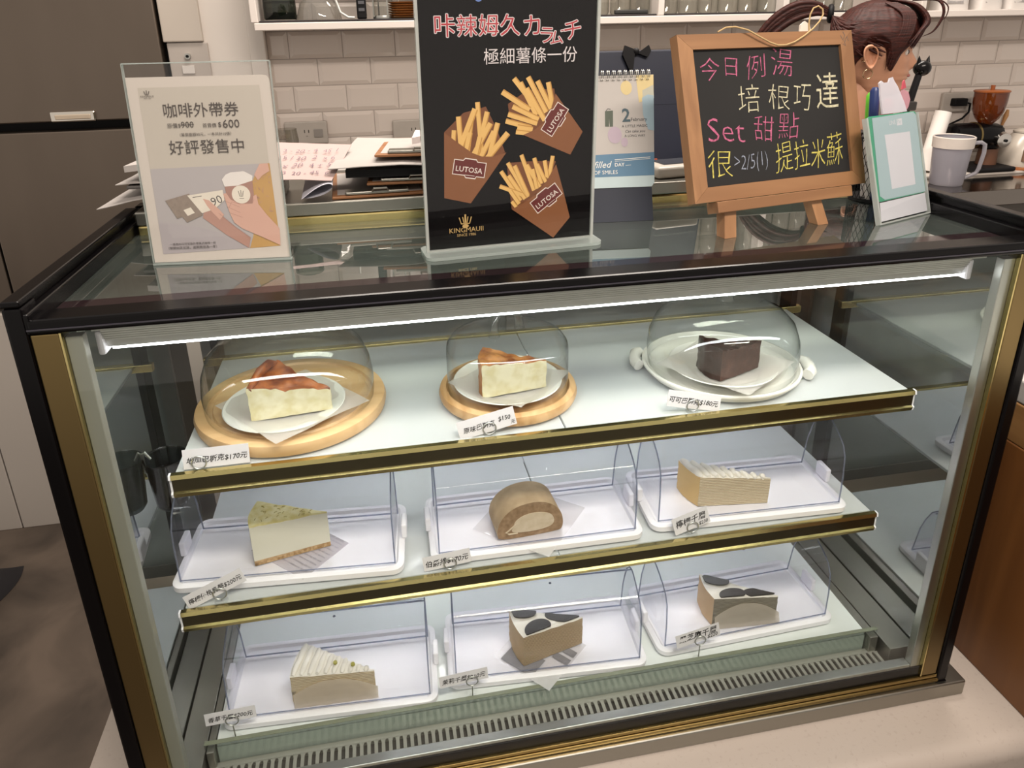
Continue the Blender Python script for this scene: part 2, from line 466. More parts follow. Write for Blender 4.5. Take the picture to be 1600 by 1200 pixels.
# dark bag on the floor at the left edge
b = B()
b.grid(lambda u, v: (-1.43 + 0.64*u + 0.02*math.sin(9*v), 0.75 + 0.52*v + 0.03*math.sin(7*u), -0.4995 + 0.001 + 0.16*(math.sin(PI*u)*math.sin(PI*v))**0.5 + 0.012*noise.noise(Vector((u*6, v*6, 0)))*math.sin(PI*u)*math.sin(PI*v)), 24, 24)
tag(b.build('floor_bag', mat('black_cloth', '#100c10', 0.85, 0, 0.2, 40, 0.3), smooth=60), 'black cloth bag lying on the concrete floor left of the counter', 'bag')

# ------------------------------------------------------------------ the display case
case = thing('display_case', 'black and gold refrigerated glass cake display case on the quartz counter', 'display case', (0.6, 0.235, 0.0))
def cp(b, name, mats, parent=case, smooth=None): 
    o = b.build(name, mats, None, smooth=smooth)
    o.parent = parent
    if parent is case: o.matrix_parent_inverse = WM[case.name].inverted()
    return o
H = 0.7473
BX = [(-0.030,0.0005),(1.232,0.0005)]
b = B().box(-0.030, 1.232, -0.012, 0.52, 0.0005, 0.029, 0.0025); cp(b, 'steel_base', STEEL)
b = B().box(0.018, 1.186, 0.002, 0.022, 0.030, 0.0605, 0.001); cp(b, 'lower_gasket', BLACKM)
cp(B().box(0.064, 1.136, 0.0035, 0.018, 0.0607, 0.0665, 0.001), 'aluminium_sill', ALU)
b = B().box(0.004, 1.186, -0.006, 0.0015, 0.030, 0.0375, 0.0015).box(0.004, 1.186, -0.004, 0.0015, 0.0385, 0.0440, 0.001); cp(b, 'lower_gold_strip', mat('lower_gold', '#9c8654', 0.25, 1.0, 0.05))
# uprights
for side, f in (('l', lambda x: x), ('r', lambda x: 1.2 - x)):
    def bx(b, xa, xb, *a, **k): xa, xb = sorted((f(xa), f(xb))); return b.box(xa, xb, *a, **k)
    p = bx(B(), 0.0, 0.018, -0.006, 0.46, 0.029, 0.0295 + 0.001); p = bx(p, 0.0, 0.018, -0.006, 0.03, 0.0305, 0.772, bev=0.003)
    cp(p, 'black_post', BLACK)
    cp(bx(B(), 0.0, 0.018, 0.44, 0.47, 0.0305, 0.772, bev=0.003), 'black_post', BLACK)
    g = bx(B(), 0.0185, 0.045, -0.003, 0.018, 0.0455, 0.742, bev=0.0015); g.use(1); g = bx(g, 0.0452, 0.0472, -0.003, 0.014, 0.0455, 0.742)
    cp(g, 'gold_trim', [GOLD, GOLDB])
    cp(bx(B(), 0.0475, 0.0635, 0.003, 0.016, 0.062, 0.735, bev=0.001), 'aluminium_profile', ALU if side == 'r' else GREYP)
    # raised side rail of the top
    r = bx(B(), 0.0, 0.018, -0.006, 0.40, 0.7725, 0.779, bev=0.002); r = bx(r, 0.0005, 0.013, 0.03, 0.40, 0.742, 0.773); r = bx(r, 0.012, 0.022, -0.004, 0.40, 0.742, 0.764, bev=0.002)
    cp(r, 'side_rail', BLACK)
    cp(bx(B(), 0.0305, 0.0345, 0.022, 0.455, 0.048, 0.733), 'side_glass', SIDEGLASS)
    cp(bx(B(), 0.0, 0.030, 0.031, 0.44, 0.0300, 0.052, bev=0.001), 'side_sill', BLACKM)
# front pane (one sheet) and the top pane with a blackened front border
cp(B().box(0.048, 1.152, 0.0, 0.0028, 0.046, 0.7405), 'front_glass', GLASS)
cp(B().box(0.0225, 1.1775, 0.031, 0.356, H - 0.006, H), 'top_glass', TOPGLASS)
cp(B().box(0.023, 1.177, 0.031, 0.078, H + 0.0001, H + 0.0006), 'black_border', mat('black_enamel', '#1f1618', 0.07, 0, 0.05))
b = B().box(0.0185, 1.1815, -0.005, 0.030, 0.7425, 0.7580, 0.003); b.use(1).box(0.0185, 1.1815, -0.0062, -0.0052, 0.7475, 0.7490)
cp(b, 'front_bar', [BLACK, mat('grey_line', '#34323a', 0.3)])
# light housing under the front bar
LH = mat('ribbed_aluminium', '#c3c2bc', 0.42, 0.35, 0.10, 60, stretch=(0.02,1,2))
pr = [(0.006, 0.738), (0.020, 0.738)]
zz = 0.737
for k in range(7):
    pr += [(0.0205 + k*0.002, zz), (0.0235 + k*0.002, zz - 0.001), (0.0235 + k*0.002, zz - 0.0026)]
    zz -= 0.0032
pr += [(0.0395, 0.7060), (0.060, 0.7060), (0.060, 0.739), (0.006, 0.7395)]
hs = cp(B().extrude(pr, 'X', 0.072, 1.112), 'light_housing', LH)
for xa in (1.1122, 0.0640): cp(B().box(xa, xa + 0.0078, 0.030, 0.060, 0.700, 0.728, 0.003), 'housing_end', WHITEP, hs)
b = B().extrude([(0.0395, 0.7058), (0.0400, 0.7032), (0.0430, 0.7020), (0.0570, 0.7020), (0.0590, 0.7035), (0.0595, 0.7058)], 'X', 0.076, 1.108)
cp(b, 'light_tube', glow('white_led', '#fbfcff', 17.0), hs)
# shelves
def shelf(z, xl, xr, yf, yb, seam):
    s = bpy.data.objects.new('shelf', None); C.objects.link(s); s.empty_display_size = 0.02; s.parent = case; s.matrix_parent_inverse = WM[case.name].inverted()
    b = B().box(xl, seam - 0.0012, yf, yb, z - 0.006, z - 0.0005, 0.0008).box(seam + 0.0012, xr, yf, yb, z - 0.006, z - 0.0005, 0.0008)
    cp(b, 'shelf_glass', SHELFGL, s)
    h = 0.030
    pr = [(yf-0.004, z+0.001), (yf-0.010, z+0.0005), (yf-0.0115, z-0.005), (yf-0.0085, z-0.007), (yf-0.0085, z-h+0.007), (yf-0.0115, z-h+0.005), (yf-0.010, z-h-0.0005), (yf-0.004, z-h-0.001)]
    b = B().extrude(pr, 'X', xl - 0.004, xr + 0.004)
    b.bm.faces.ensure_lookup_table()
    for f in b.bm.faces:
        c = f.calc_center_median()
        if abs(c.z - (z - h/2)) < 0.008 and c.y < yf - 0.006 and len(f.verts) == 4: f.material_index = 1
    cp(b, 'front_rail', [GOLDB, GOLDD], s)
    for xa in (xl - 0.0065, xr + 0.0041): cp(B().extrude([(p[0]*1.0, p[1]) for p in pr], 'X', xa, xa + 0.0024), 'end_cap', WHITEP, s)
    cp(B().box(xl - 0.03, xr + 0.03, yb + 0.0005, yb + 0.012, z - 0.010, z + 0.0035, 0.001), 'back_rail', GOLDB, s)
    yl = 0.325
    b = B().box(xl + 0.03, xr - 0.03, yl - 0.006, yl + 0.006, z - 0.0095, z - 0.0062); st = cp(b, 'led_strip', WHITEP, s)
    b = B()
    n = 64
    for k in range(n):
        x = xl + 0.04 + (xr - xl - 0.08) * k / (n - 1)
        b.box(x - 0.003, x + 0.003, yl - 0.003, yl + 0.003, z - 0.0110, z - 0.0098)
    o = b.build('led_dots', glow('led_chip', '#fdfdff', 110.0)); o.parent = s
    return s
shelf(0.5245, 0.103, 1.094, 0.070, 0.388, 0.589)
shelf(0.3198, 0.081, 1.070, 0.070, 0.388, 0.582)
# brackets and rear uprights
for x in (0.094, 1.108): cp(B().box(x - 0.006, x + 0.006, 0.389, 0.425, 0.060, 0.735, 0.001), 'shelf_upright', BLACKM)
# floor of the case
Z3 = 0.085
b = B().box(0.036, 1.164, 0.020, 0.455, 0.0305, 0.0400)
b.box(0.036, 0.070, 0.03, 0.455, 0.0402, 0.074, 0.001).box(1.120, 1.164, 0.03, 0.455, 0.0402, 0.074, 0.001)
b.box(0.074, 0.084, 0.05, 0.40, 0.0402, 0.082, 0.001).box(1.098, 1.112, 0.05, 0.40, 0.0402, 0.082, 0.001)
cp(b, 'steel_well', mat('well_steel', '#8f8c84', 0.38, 0.75, 0.12, 10, stretch=(1,0.1,1)))
cp(B().box(0.086, 1.096, 0.062, 0.40, Z3 - 0.007, Z3 - 0.0005, 0.0008), 'floor_glass', mat('floor_frosted_glass', '#e2e6e5', 0.12, 0, 0.02))
cp(B().box(0.086, 1.096, 0.0612, 0.0632, 0.0402, 0.0775), 'floor_front', mat('floor_front_white', '#c5c8c4', 0.35))
lip = cp(B().box(0.072, 1.112, 0.0535, 0.0595, 0.058, 0.0925, 0.0008), 'glass_lip', clear('lip_glass', '#f4f7f5', '#d5ddd8', 0.05, body=0.03, bodycol='#c9d0ca'))
cp(B().box(0.072, 1.112, 0.0533, 0.0597, 0.0927, 0.0940, 0.0004), 'lip_edge', mat('lip_edge_olive', '#777b68', 0.3), lip)
# slotted grille
b = B()
gx0, gx1, n = 0.078, 1.110, 100
pit = (gx1 - gx0) / n
y1, y2, gz = 0.0145, 0.0525, 0.0525
b.box(gx0, gx1, 0.0095, y1 + 0.004, gz - 0.002, gz).box(gx0, gx1, y2 - 0.004, 0.0575, gz - 0.002, gz)
for k in range(n + 1):
    x = gx0 + k * pit
    b.extrude([(x - pit*0.38, y1 + 0.0035), (x + pit*0.38, y1 + 0.0035), (x + pit*0.24, y1 + 0.0075), (x + pit*0.24, y2 - 0.0075), (x + pit*0.38, y2 - 0.0035), (x - pit*0.38, y2 - 0.0035), (x - pit*0.24, y2 - 0.0075), (x - pit*0.24, y1 + 0.0075)], 'Z', gz - 0.002, gz)
cp(b, 'air_grille', mat('grille_steel', '#b5b2aa', 0.38, 0.6, 0.04))
cp(B().box(0.08, 1.108, 0.021, 0.0525, 0.0402, 0.0412), 'grille_well', mat('well_grey', '#4f4d48', 0.6, 0.3))
# rear: sliding doors with dark frames, rear header
b = B()
for x0, x1, yy in ((0.06, 0.605, 0.440), (0.595, 1.14, 0.452)):
    b.box(x0, x0+0.025, yy, yy+0.010, 0.075, 0.735).box(x1-0.025, x1, yy, yy+0.010, 0.075, 0.735).box(x0+0.025, x1-0.025, yy, yy+0.010, 0.075, 0.10).box(x0+0.025, x1-0.025, yy, yy+0.010, 0.705, 0.735)
cp(b, 'rear_door_frame', mat('door_grey', '#6f6d67', 0.45, 0.5))
b = B()
for x0, x1, yy in ((0.085, 0.58, 0.443), (0.62, 1.115, 0.455)): b.box(x0, x1, yy, yy+0.004, 0.10, 0.705)
cp(b, 'rear_door_glass', clear('rear_glass', '#9aa5a6', '#7c8686', 0.10, body=0.42, bodycol='#aaafa9'))  # pale diffuse body stands in for reflections on the door glass
# rear ledge on top: gold strip, steel edge, steel top
b = B().box(0.024, 1.176, 0.357, 0.62, 0.7605, 0.780, 0.002); lg = cp(b, 'rear_ledge', STEEL)
cp(B().box(0.024, 1.176, 0.3565, 0.61, 0.7400, 0.7600, 0.003), 'ledge_gold_strip', GOLDB)
# cable of the lamp at the top left
cp(B().tube([(0.0695,0.045,0.712),(0.062,0.07,0.705),(0.058,0.11,0.69),(0.052,0.15,0.70),(0.045,0.19,0.705)], 0.0035, 8), 'lamp_cable', mat('cable_white', '#c9c8c2', 0.5), smooth=60)

# dark water tumbler hooked onto the left side pane
tb = thing('water_tumbler', 'dark tinted glass tumbler hanging inside the left end of the case', 'tumbler', (0.062, 0.165, 0.415))
TGL = clear('smoked_glass', '#b0b6b8', '#5a5f62', 0.07, edge_pow=2)
pr = [(0, 0.0), (0.017, 0.0), (0.021, 0.006), (0.0265, 0.075), (0.0275, 0.076), (0.0262, 0.073), (0.0205, 0.008), (0, 0.004)]
b = B().lathe(pr, 32); b.build('cup', TGL, tb, smooth=50)
b = B().lathe([(0, 0.006), (0.0195, 0.008), (0.0245, 0.050), (0, 0.050)], 28); b.build('dark_water', clear('dark_liquid', '#86888a', '#4a4a4a', 0.05), tb, smooth=40)
b = B().tube([(-0.018, 0.0, 0.074), (-0.024, 0.0, 0.085), (-0.0268, 0.0, 0.083), (-0.0268, 0.0, 0.06)], 0.0018, 8); b.build('wire_hook', ALU, tb, smooth=60)
# ------------------------------------------------------------------ cake domes on the top shelf
S1, S2 = 0.5245, 0.3198
BAMBOO = wood('pale_bamboo', '#c29a6b', '#d9b486', 'X', 30, 0.42)
BAMBOO2 = wood('striped_bamboo', '#b98d5c', '#dcb688', 'Y', 45, 0.42)

def wrap_paper(name, label, size, loc, rotz, drop, seed=0, group='parchment sheets under the cakes', printed=None, bodyop=0.75, sag_r=0.06, hgt=0.0015, fold=None):
    """thin crumpled parchment sheet; drop(r, x, y) gives the height at a spot"""
    pm = clear('parchment', '#f4f1ee', '#e6e0da', 0.03, body=0.72, bodycol='#ebe6e1', rough=0.3)
    pk = mat('parchment_print', '#b9b4b6', 0.8, 0, 0.05)
    b = B()
    def P(u, v):
        x = (u - .5) * size[0]; y = (v - .5) * size[1]
        r = math.hypot(x, y)
        n = noise.noise(Vector((x*38 + seed, y*38, seed*1.7)))
        edge = max(abs(u-.5), abs(v-.5)) * 2
        return (x, y, drop(r, x, y) + 0.0022 * (n*0.5 + 0.5) * (edge**2 + 0.1))
    b.grid(P, 30, 30)
    o = b.build(name, [pm, pk], smooth=80, loc=loc); o.rotation_euler = (0, 0, rotz)
    return tag(o, label, 'paper', group=None)

def plate(label, r, loc, flat=0.6, rise=0.010):
    b = B().lathe([(0, 0.0), (r*0.55, 0.0), (r*0.58, 0.0015), (r*flat+r*0.08, 0.004), (r*0.97, rise), (r, rise+0.001), (r*0.985, rise+0.0022), (r*flat+r*0.06, 0.0065), (r*0.55, 0.0045), (0, 0.0045)], 56)
    return tag(b.build('plate', CERAM, smooth=35, loc=loc), label, 'plate')

def wedge(A, Bp, T, hA, hT, top, side, crust, base=None, base_h=0.0, n=14, bump_top=0.002, bump_side=0.0006, seed=0, arc=0.006, crown=0.0, side_lean=0.0):
    """slice of cake. A and Bp are the two outer corners, T the tip (2-D); heights at the outer edge and the tip.
    material slots: 0 top, 1 cut sides, 2 outer crust, 3 base layer"""
    A, Bp, T = Vector(A), Vector(Bp), Vector(T)
    b = B()
    out = (Bp - A); nrm = Vector((out.y, -out.x)).normalized()
    if nrm.dot((A + Bp)/2 - T) < 0: nrm = -nrm
    def plan(s, t):           # s: 0 tip .. 1 outer, t: 0 A side .. 1 B side
        e = A.lerp(Bp, t) + nrm * arc * math.sin(PI*t)
        return T.lerp(e, s)
    def H(s, t):
        return hT + (hA - hT) * s + crown * max(0, (s - 0.75) / 0.25)
    def jit(p, amp, f=120):
        return amp * noise.noise(Vector((p[0]*f + seed*3.1, p[1]*f, p[2]*f)))
    zb = 0.0
    m = 10
    lv = [0.0] + ([base_h] if base_h else []) + [base_h + (1 - 0) * 0 for _ in ()]
    # top
    b.use(0)
    V = [[None]*(m+1) for _ in range(n+1)]
    for i in range(n+1):
        s = max(0.02, i/n)
        for j in range(m+1):
            t = j/m; p = plan(s, t); z = H(s, t)
            ed = min(1, 6*min(t, 1-t), 6*(1-s) if crust else 1)
            z += bump_top * noise.noise(Vector((p.x*90+seed, p.y*90, 1.3))) * 1.4 - 0.0015*(1-ed)
            V[i][j] = b._v((p.x, p.y, z))
    for i in range(n):
        for j in range(m): b._faces([V[i][j], V[i+1][j], V[i+1][j+1], V[i][j+1]], ((0,1,2,3),))
    # walls: take the boundary of the top and drop it in levels
    K = 8
    def wall(line, mi, amp):
        prev = line
        for k in range(1, K+1):
            q = 1 - k/K; cur = []
            for v in line:
                z = v.co.z * q
                off = jit((v.co.x, v.co.y, z), amp)
                c = Vector((v.co.x, v.co.y)); ctr = (A + Bp + T)/3; d = (c - ctr).normalized()
                cur.append(b._v((c.x + d.x*(off + side_lean*(1-q)), c.y + d.y*(off + side_lean*(1-q)), z)))
            for a in range(len(line)-1):
                zc = line[a].co.z * (q + 0.5/K)
                b.use(3 if (base_h and zc < base_h) else mi)
                b._faces([prev[a], prev[a+1], cur[a+1], cur[a]], ((0,1,2,3),))
            prev = cur
    wall([V[i][0] for i in range(n+1)], 1, bump_side)
    wall([V[n][j] for j in range(m+1)], 2, bump_side*1.5)
    wall([V[n-i][m] for i in range(n+1)], 1, bump_side)
    wall([V[0][m-j] for j in range(m+1)], 1, bump_side)
    bmesh.ops.remove_doubles(b.bm, verts=b.bm.verts, dist=0.00005)
    return b

def dome_thing(label, prof, loc, extra=None, n=64):
    t = thing('glass_dome', label, 'cake dome', loc)
    B().lathe(prof, n).build('cover', DOMEGLASS, t, smooth=60)
    return t
def handled(t, pts, r, name='handle'):
    B().tube(pts, r, 12).build(name, DOMEGLASS, t, smooth=60)

# 1: sweet potato cheesecake on the big board
c1 = (0.231, 0.1975)
b = B().lathe([(0, 0.0), (0.122, 0.0), (0.127, 0.003), (0.129, 0.012), (0.127, 0.018), (0.124, 0.0195), (0.112, 0.0195), (0.110, 0.0165), (0.105, 0.0165), (0.103, 0.0190), (0, 0.0190)], 72)
tag(b.build('cake_board', BAMBOO, smooth=35, loc=(c1[0], c1[1], S1)), 'large round pale wooden board with a routed groove at the left of the top shelf', 'cake board')
plate('oval-looking white plate on the large wooden board under the left glass dome', 0.080, (0.226, 0.163, S1 + 0.0193))
wrap_paper('parchment_sheet', 'white parchment under the sweet potato cheesecake in the left dome', (0.142, 0.148), (0.236, 0.158, S1 + 0.0255), R(38), lambda r, x, y: 0.0007 if r < 0.045 else (0.0007 + (r-0.045)*0.15 if r < 0.072 else 0.0048 - (r-0.072)*0.05), 2)
TOPB = two_tone('burnt_cheesecake_top', '#6e2a12', '#b5642c', 60, 0.3, 0.62, 0.35, detail=6, bump=0.3)
CREAMY = two_tone('cheesecake_side', '#e0d3a2', '#efe6c4', 70, 0.35, 0.6, 0.7, detail=6, bump=0.25)
CRUST = two_tone('toasted_crust', '#b57a35', '#dca85e', 60, 0.35, 0.6, 0.7, detail=5, bump=0.3)
b = wedge((0.188, 0.121), (0.218, 0.196), (0.291, 0.133), 0.047, 0.030, 0, 1, 2, n=18, bump_top=0.0035, bump_side=0.0018, seed=3, crown=0.004, base_h=0.0001)
cw = b.build('cheesecake_slice', [TOPB, CREAMY, CRUST, CRUST], smooth=45, loc=(0, 0, S1 + 0.0285))
tag(cw, 'sweet potato cheesecake slice with a burnt brown top under the left dome', 'cake')
# puffed burnt lip of the crust
b = B().tube([(0.191,0.122,0.043),(0.196,0.137,0.049),(0.202,0.156,0.0535),(0.210,0.176,0.054),(0.217,0.193,0.046)], [0.003,0.0055,0.0062,0.006,0.003], 10)
o = b.build('burnt_rim', TOPB, cw, smooth=60)
pr = [(0.1165, 0.0), (0.1175, 0.006), (0.1180, 0.026), (0.1150, 0.050), (0.1060, 0.072), (0.090, 0.088), (0.066, 0.098), (0.035, 0.1035), (0.012, 0.1045), (0.010, 0.107), (0.009, 0.111), (0.016, 0.117), (0.018, 0.124), (0.013, 0.130), (0, 0.131)]
dome_thing('wide rounded glass dome over the sweet potato cheesecake at the left', [(r*0.965, z) for r, z in pr], (c1[0], c1[1] - 0.004, S1 + 0.0200))

# 2: plain cheesecake, small board with a striped rim
c2 = (0.5320, 0.1745)
b = B().lathe([(0, 0.0), (0.090, 0.0), (0.0965, 0.004), (0.0985, 0.0105), (0.0965, 0.017), (0.092, 0.0195), (0.088, 0.0195), (0.086, 0.0120), (0, 0.0115)], 72)
tag(b.build('cake_board', BAMBOO2, smooth=35, loc=(c2[0], c2[1], S1)), 'small round striped bamboo board with a thick rim in the middle of the top shelf', 'cake board')
plate('small white plate inside the middle straight-sided dome', 0.077, (c2[0] - 0.001, 0.171, S1 + 0.0122), rise=0.014)
wrap_paper('parchment_sheet', 'printed white parchment under the plain cheesecake in the middle dome', (0.124, 0.124), (0.533, 0.166, S1 + 0.0188), R(44), lambda r, x, y: 0.0007 if r < 0.045 else min(0.012, (r-0.045)*0.30 + 0.0007), 7)
TOPB2 = two_tone('golden_burnt_top', '#8a4418', '#cf8a4a', 55, 0.35, 0.62, 0.4, detail=6, bump=0.4)
b = wedge((0.489, 0.131), (0.500, 0.192), (0.583, 0.146), 0.050, 0.040, 0, 1, 2, n=18, bump_top=0.0035, bump_side=0.0014, seed=8, base_h=0.0001)
tag(b.build('cheesecake_slice', [TOPB2, CREAMY, TOPB2, CRUST], smooth=45, loc=(0, 0, S1 + 0.0216)), 'plain pale cheesecake slice with a golden burnt top under the middle dome', 'cake')
pr = [(0.0850, 0.0), (0.0858, 0.004), (0.0858, 0.060), (0.0845, 0.070), (0.078, 0.079), (0.066, 0.0835), (0.05, 0.0850), (0.0, 0.0858)]
d2 = dome_thing('straight-sided glass dome with a looped handle over the plain cheesecake', pr, (c2[0], c2[1], S1 + 0.0125))
handled(d2, [(-0.020,-0.012,0.0852),(-0.020,-0.012,0.091),(-0.018,-0.010,0.105),(-0.013,-0.008,0.117),(0,0,0.122),(0.013,0.008,0.117),(0.018,0.010,0.105),(0.020,0.012,0.091),(0.020,0.012,0.0852)], [0.008,0.006,0.0055,0.0055,0.0055,0.0055,0.0055,0.006,0.008])

# 3: chocolate cheesecake on a white dish with two lug handles
c3 = (0.8615, 0.1835)
t3 = thing('cake_dish', 'large white ceramic dish with two lug handles at the right of the top shelf', 'dish', (c3[0], c3[1], S1), R(-20))
b = B().lathe([(0, 0.0), (0.095, 0.0), (0.110, 0.004), (0.1165, 0.012), (0.1165, 0.0145), (0.113, 0.0155), (0.107, 0.0085), (0.09, 0.0065), (0, 0.006)], 72); b.build('dish', CERAM, t3, smooth=35)
for sx in (-1, 1):
    b = B().tube([(sx*0.121, -0.024, 0.011), (sx*0.1265, -0.016, 0.0125), (sx*0.1275, 0, 0.013), (sx*0.1265, 0.016, 0.0125), (sx*0.121, 0.024, 0.011)], [0.0085, 0.0088, 0.0088, 0.0088, 0.0085], 14)
    b.build('lug_handle', CERAM, t3, smooth=50)
plate('white dessert plate inside the right glass dome', 0.079, (0.853, 0.160, S1 + 0.0069), rise=0.016)
wrap_paper('parchment_sheet', 'white parchment under the chocolate cake in the right dome', (0.140, 0.145), (0.852, 0.150, S1 + 0.0135), R(35), lambda r, x, y: 0.0007 if r < 0.045 else min(0.0135, (r-0.045)*0.36 + 0.0007), 13)
CHOC = two_tone('dark_chocolate_top', '#2a140d', '#3f2118', 60, 0.3, 0.7, 0.3, detail=6, bump=0.3)
CHOCS = two_tone('chocolate_side', '#3f251c', '#56362a', 80, 0.3, 0.7, 0.55, detail=6, bump=0.3)
b = wedge((0.828, 0.117), (0.818, 0.172), (0.906, 0.148), 0.047, 0.042, 0, 1, 2, n=18, bump_top=0.0045, bump_side=0.0018, seed=21, crown=0.003, base_h=0.0001)
tag(b.build('chocolate_cake_slice', [CHOC, CHOCS, CHOC, CHOCS], smooth=45, loc=(0, 0, S1 + 0.0163)), 'dark chocolate cheesecake slice under the right dome', 'cake')
pr = [(0.1050, 0.0), (0.1085, 0.005), (0.1105, 0.028), (0.1085, 0.050), (0.100, 0.072), (0.085, 0.088), (0.062, 0.0985), (0.035, 0.1035), (0.012, 0.105), (0.0105, 0.109), (0.012, 0.115), (0.020, 0.121), (0.021, 0.127), (0.012, 0.132), (0, 0.133)]
dome_thing('round glass dome with a glass knob over the chocolate cake at the right', pr, (c3[0], c3[1], S1 + 0.0095))

# ------------------------------------------------------------------ bread-box trays with clear hoods
def tray_box(label, w):
    t = thing('cake_tray_box', label, 'cake tray', (0, 0, 0), 0, 'white trays with clear curved hoods')
    b = B()
    o = rrect(-w/2 - 0.012, w/2 + 0.012, -0.011, 0.135, 0.016)
    i = rrect(-w/2 - 0.004, w/2 + 0.004, -0.004, 0.126, 0.010)
    def ring(pts, z): return [b._v((p[0], p[1], z)) for p in pts]
    def shrink(pts, d):
        cx = 0; cy = 0.062; return [(p[0] - math.copysign(d, p[0]), p[1] - math.copysign(d, p[1]-cy)) for p in pts]
    r0 = ring(shrink(o, 0.004), 0.0); r1 = ring(o, 0.004); r2 = ring(o, 0.0115); r3 = ring(shrink(o, 0.003), 0.0135); r4 = ring(i, 0.0135); r5 = ring(shrink(i, 0.003), 0.0095)
    n = len(o)
    for a, c in ((r0,r1),(r1,r2),(r2,r3),(r3,r4),(r4,r5)):
        for k in range(n): b._faces([a[k], a[(k+1)%n], c[(k+1)%n], c[k]], ((0,1,2,3),))
    b._faces(r5, (tuple(range(n)),)); b._faces(r0, (tuple(range(n))[::-1],))
    b.build('tray', WHITEP, t, smooth=35)
    for sx in (-1, 1):
        b = B().box(sx*(w/2+0.0115) - 0.004, sx*(w/2+0.0115) + 0.004, 0.050, 0.080, 0.0136, 0.036, 0.002); b.build('clip', WHITEP, t)
    prof = [(0, 0.0), (0, 0.045), (0.003, 0.077), (0.011, 0.093), (0.022, 0.102), (0.036, 0.110), (0.050, 0.1165), (0.059, 0.118), (0.070, 0.114), (0.082, 0.102), (0.092, 0.080), (0.100, 0.055), (0.108, 0.0)]
    z0 = 0.0141
    h = B()
    # curved front, top and back in one bent sheet
    P = [(y, z + z0) for y, z in prof]
    h.extrude(P, 'X', -w/2, w/2, cap=False, closed=False)
    for sx in (-1, 1): h.face([(sx*w/2, y, z) for y, z in P])
    h.build('hood', HOOD, t, smooth=60)
    e = B()
    for sx in (-1, 1): e.tube([(sx*w/2, y, z) for y, z in P], 0.0011, 6)
    e.tube([(-w/2, 0.059, z0+0.1185), (w/2, 0.059, z0+0.1185)], 0.0010, 6)
    e.tube([(-w/2, 0.0, z0+0.0008), (w/2, 0.0, z0+0.0008)], 0.0009, 6); e.tube([(-w/2, 0.108, z0+0.0008), (w/2, 0.108, z0+0.0008)], 0.0012, 6)
    e.tube([(-w/2+0.004, 0.078, z0+0.102), (w/2-0.004, 0.078, z0+0.102)], 0.0010, 6)
    e.lathe([(0, 0), (0.0022, 0), (0.0016, 0.001), (0, 0.001)], 12, (0.01, 0.05, z0+0.1165))
    e.build('hood_edge', HOOD_EDGE, t)
    return t
first = tray_box('clear-hooded white tray holding the lemon yogurt cheesecake, left of the middle shelf', 0.284)
spots = [((0.212, 0.093, S2 + 0.0002), -4.5, None),
         ((0.557, 0.086, S2 + 0.0002), -1.0, 'clear-hooded white tray holding the tea roll cake, centre of the middle shelf'),
         ((0.880, 0.086, S2 + 0.0002), -2.5, 'clear-hooded white tray holding the lemon mille crepe, right of the middle shelf'),
         ((0.246, 0.078, Z3 + 0.0002), -3.0, 'clear-hooded white tray holding the vanilla mille crepe, left on the case floor'),
         ((0.571, 0.080, Z3 + 0.0002), -3.5, 'clear-hooded white tray holding the jasmine mille crepe, centre of the case floor'),
         ((0.902, 0.090, Z3 + 0.0002), 2.0, 'clear-hooded white tray holding the black sesame mille crepe, right on the case floor')]
for k, (loc, a, lab) in enumerate(spots):
    if k == 0: first.location = loc; first.rotation_euler.z = R(a)
    else: copy_thing(first, loc, R(a), lab)

T2, T3 = S2 + 0.0100, Z3 + 0.0100
# lemon yogurt cheesecake
YT = two_tone('lemon_zest_top', '#d8c46e', '#ece0a0', 80, 0.35, 0.6, 0.45, detail=5, bump=0.3)
YS = mat('yogurt_side', '#e4e0cc', 0.45, 0, 0.03, 30)
CRUMB = two_tone('biscuit_crumb', '#a88355', '#d2b184', 220, 0.35, 0.6, 0.8, detail=4, bump=0.6)
b = wedge((0.160, 0.124), (0.163, 0.184), (0.263, 0.147), 0.064, 0.058, 0, 1, 2, n=16, bump_top=0.0012, bump_side=0.0003, seed=31, base_h=0.010)
lc = b.build('lemon_cheesecake_slice', [YT, YS, YT, CRUMB], smooth=45, loc=(0.004, -0.006, T2 + 0.0013))
tag(lc, 'white lemon yogurt cheesecake slice with a pale yellow top on a crumb base', 'cake')
b = B()
rr = random.Random(4)
for k in range(26):
    s = rr.uniform(0.2, 0.95); t = rr.uniform(0.1, 0.9)
    A, Bq, T = Vector((0.160,0.124)), Vector((0.163,0.184)), Vector((0.263,0.147)); p = T.lerp(A.lerp(Bq, t), s); z = 0.058 + 0.006*s + 0.0012
    a = rr.uniform(0, PI); d = 0.0022
    b.tube([(p.x-d*math.cos(a), p.y-d*math.sin(a), z), (p.x, p.y, z+0.0006), (p.x+d*math.cos(a), p.y+d*math.sin(a), z)], 0.0005, 5)
tag(b.build('lemon_zest', mat('zest_green', '#b5a352', 0.6), lc), kind='stuff')
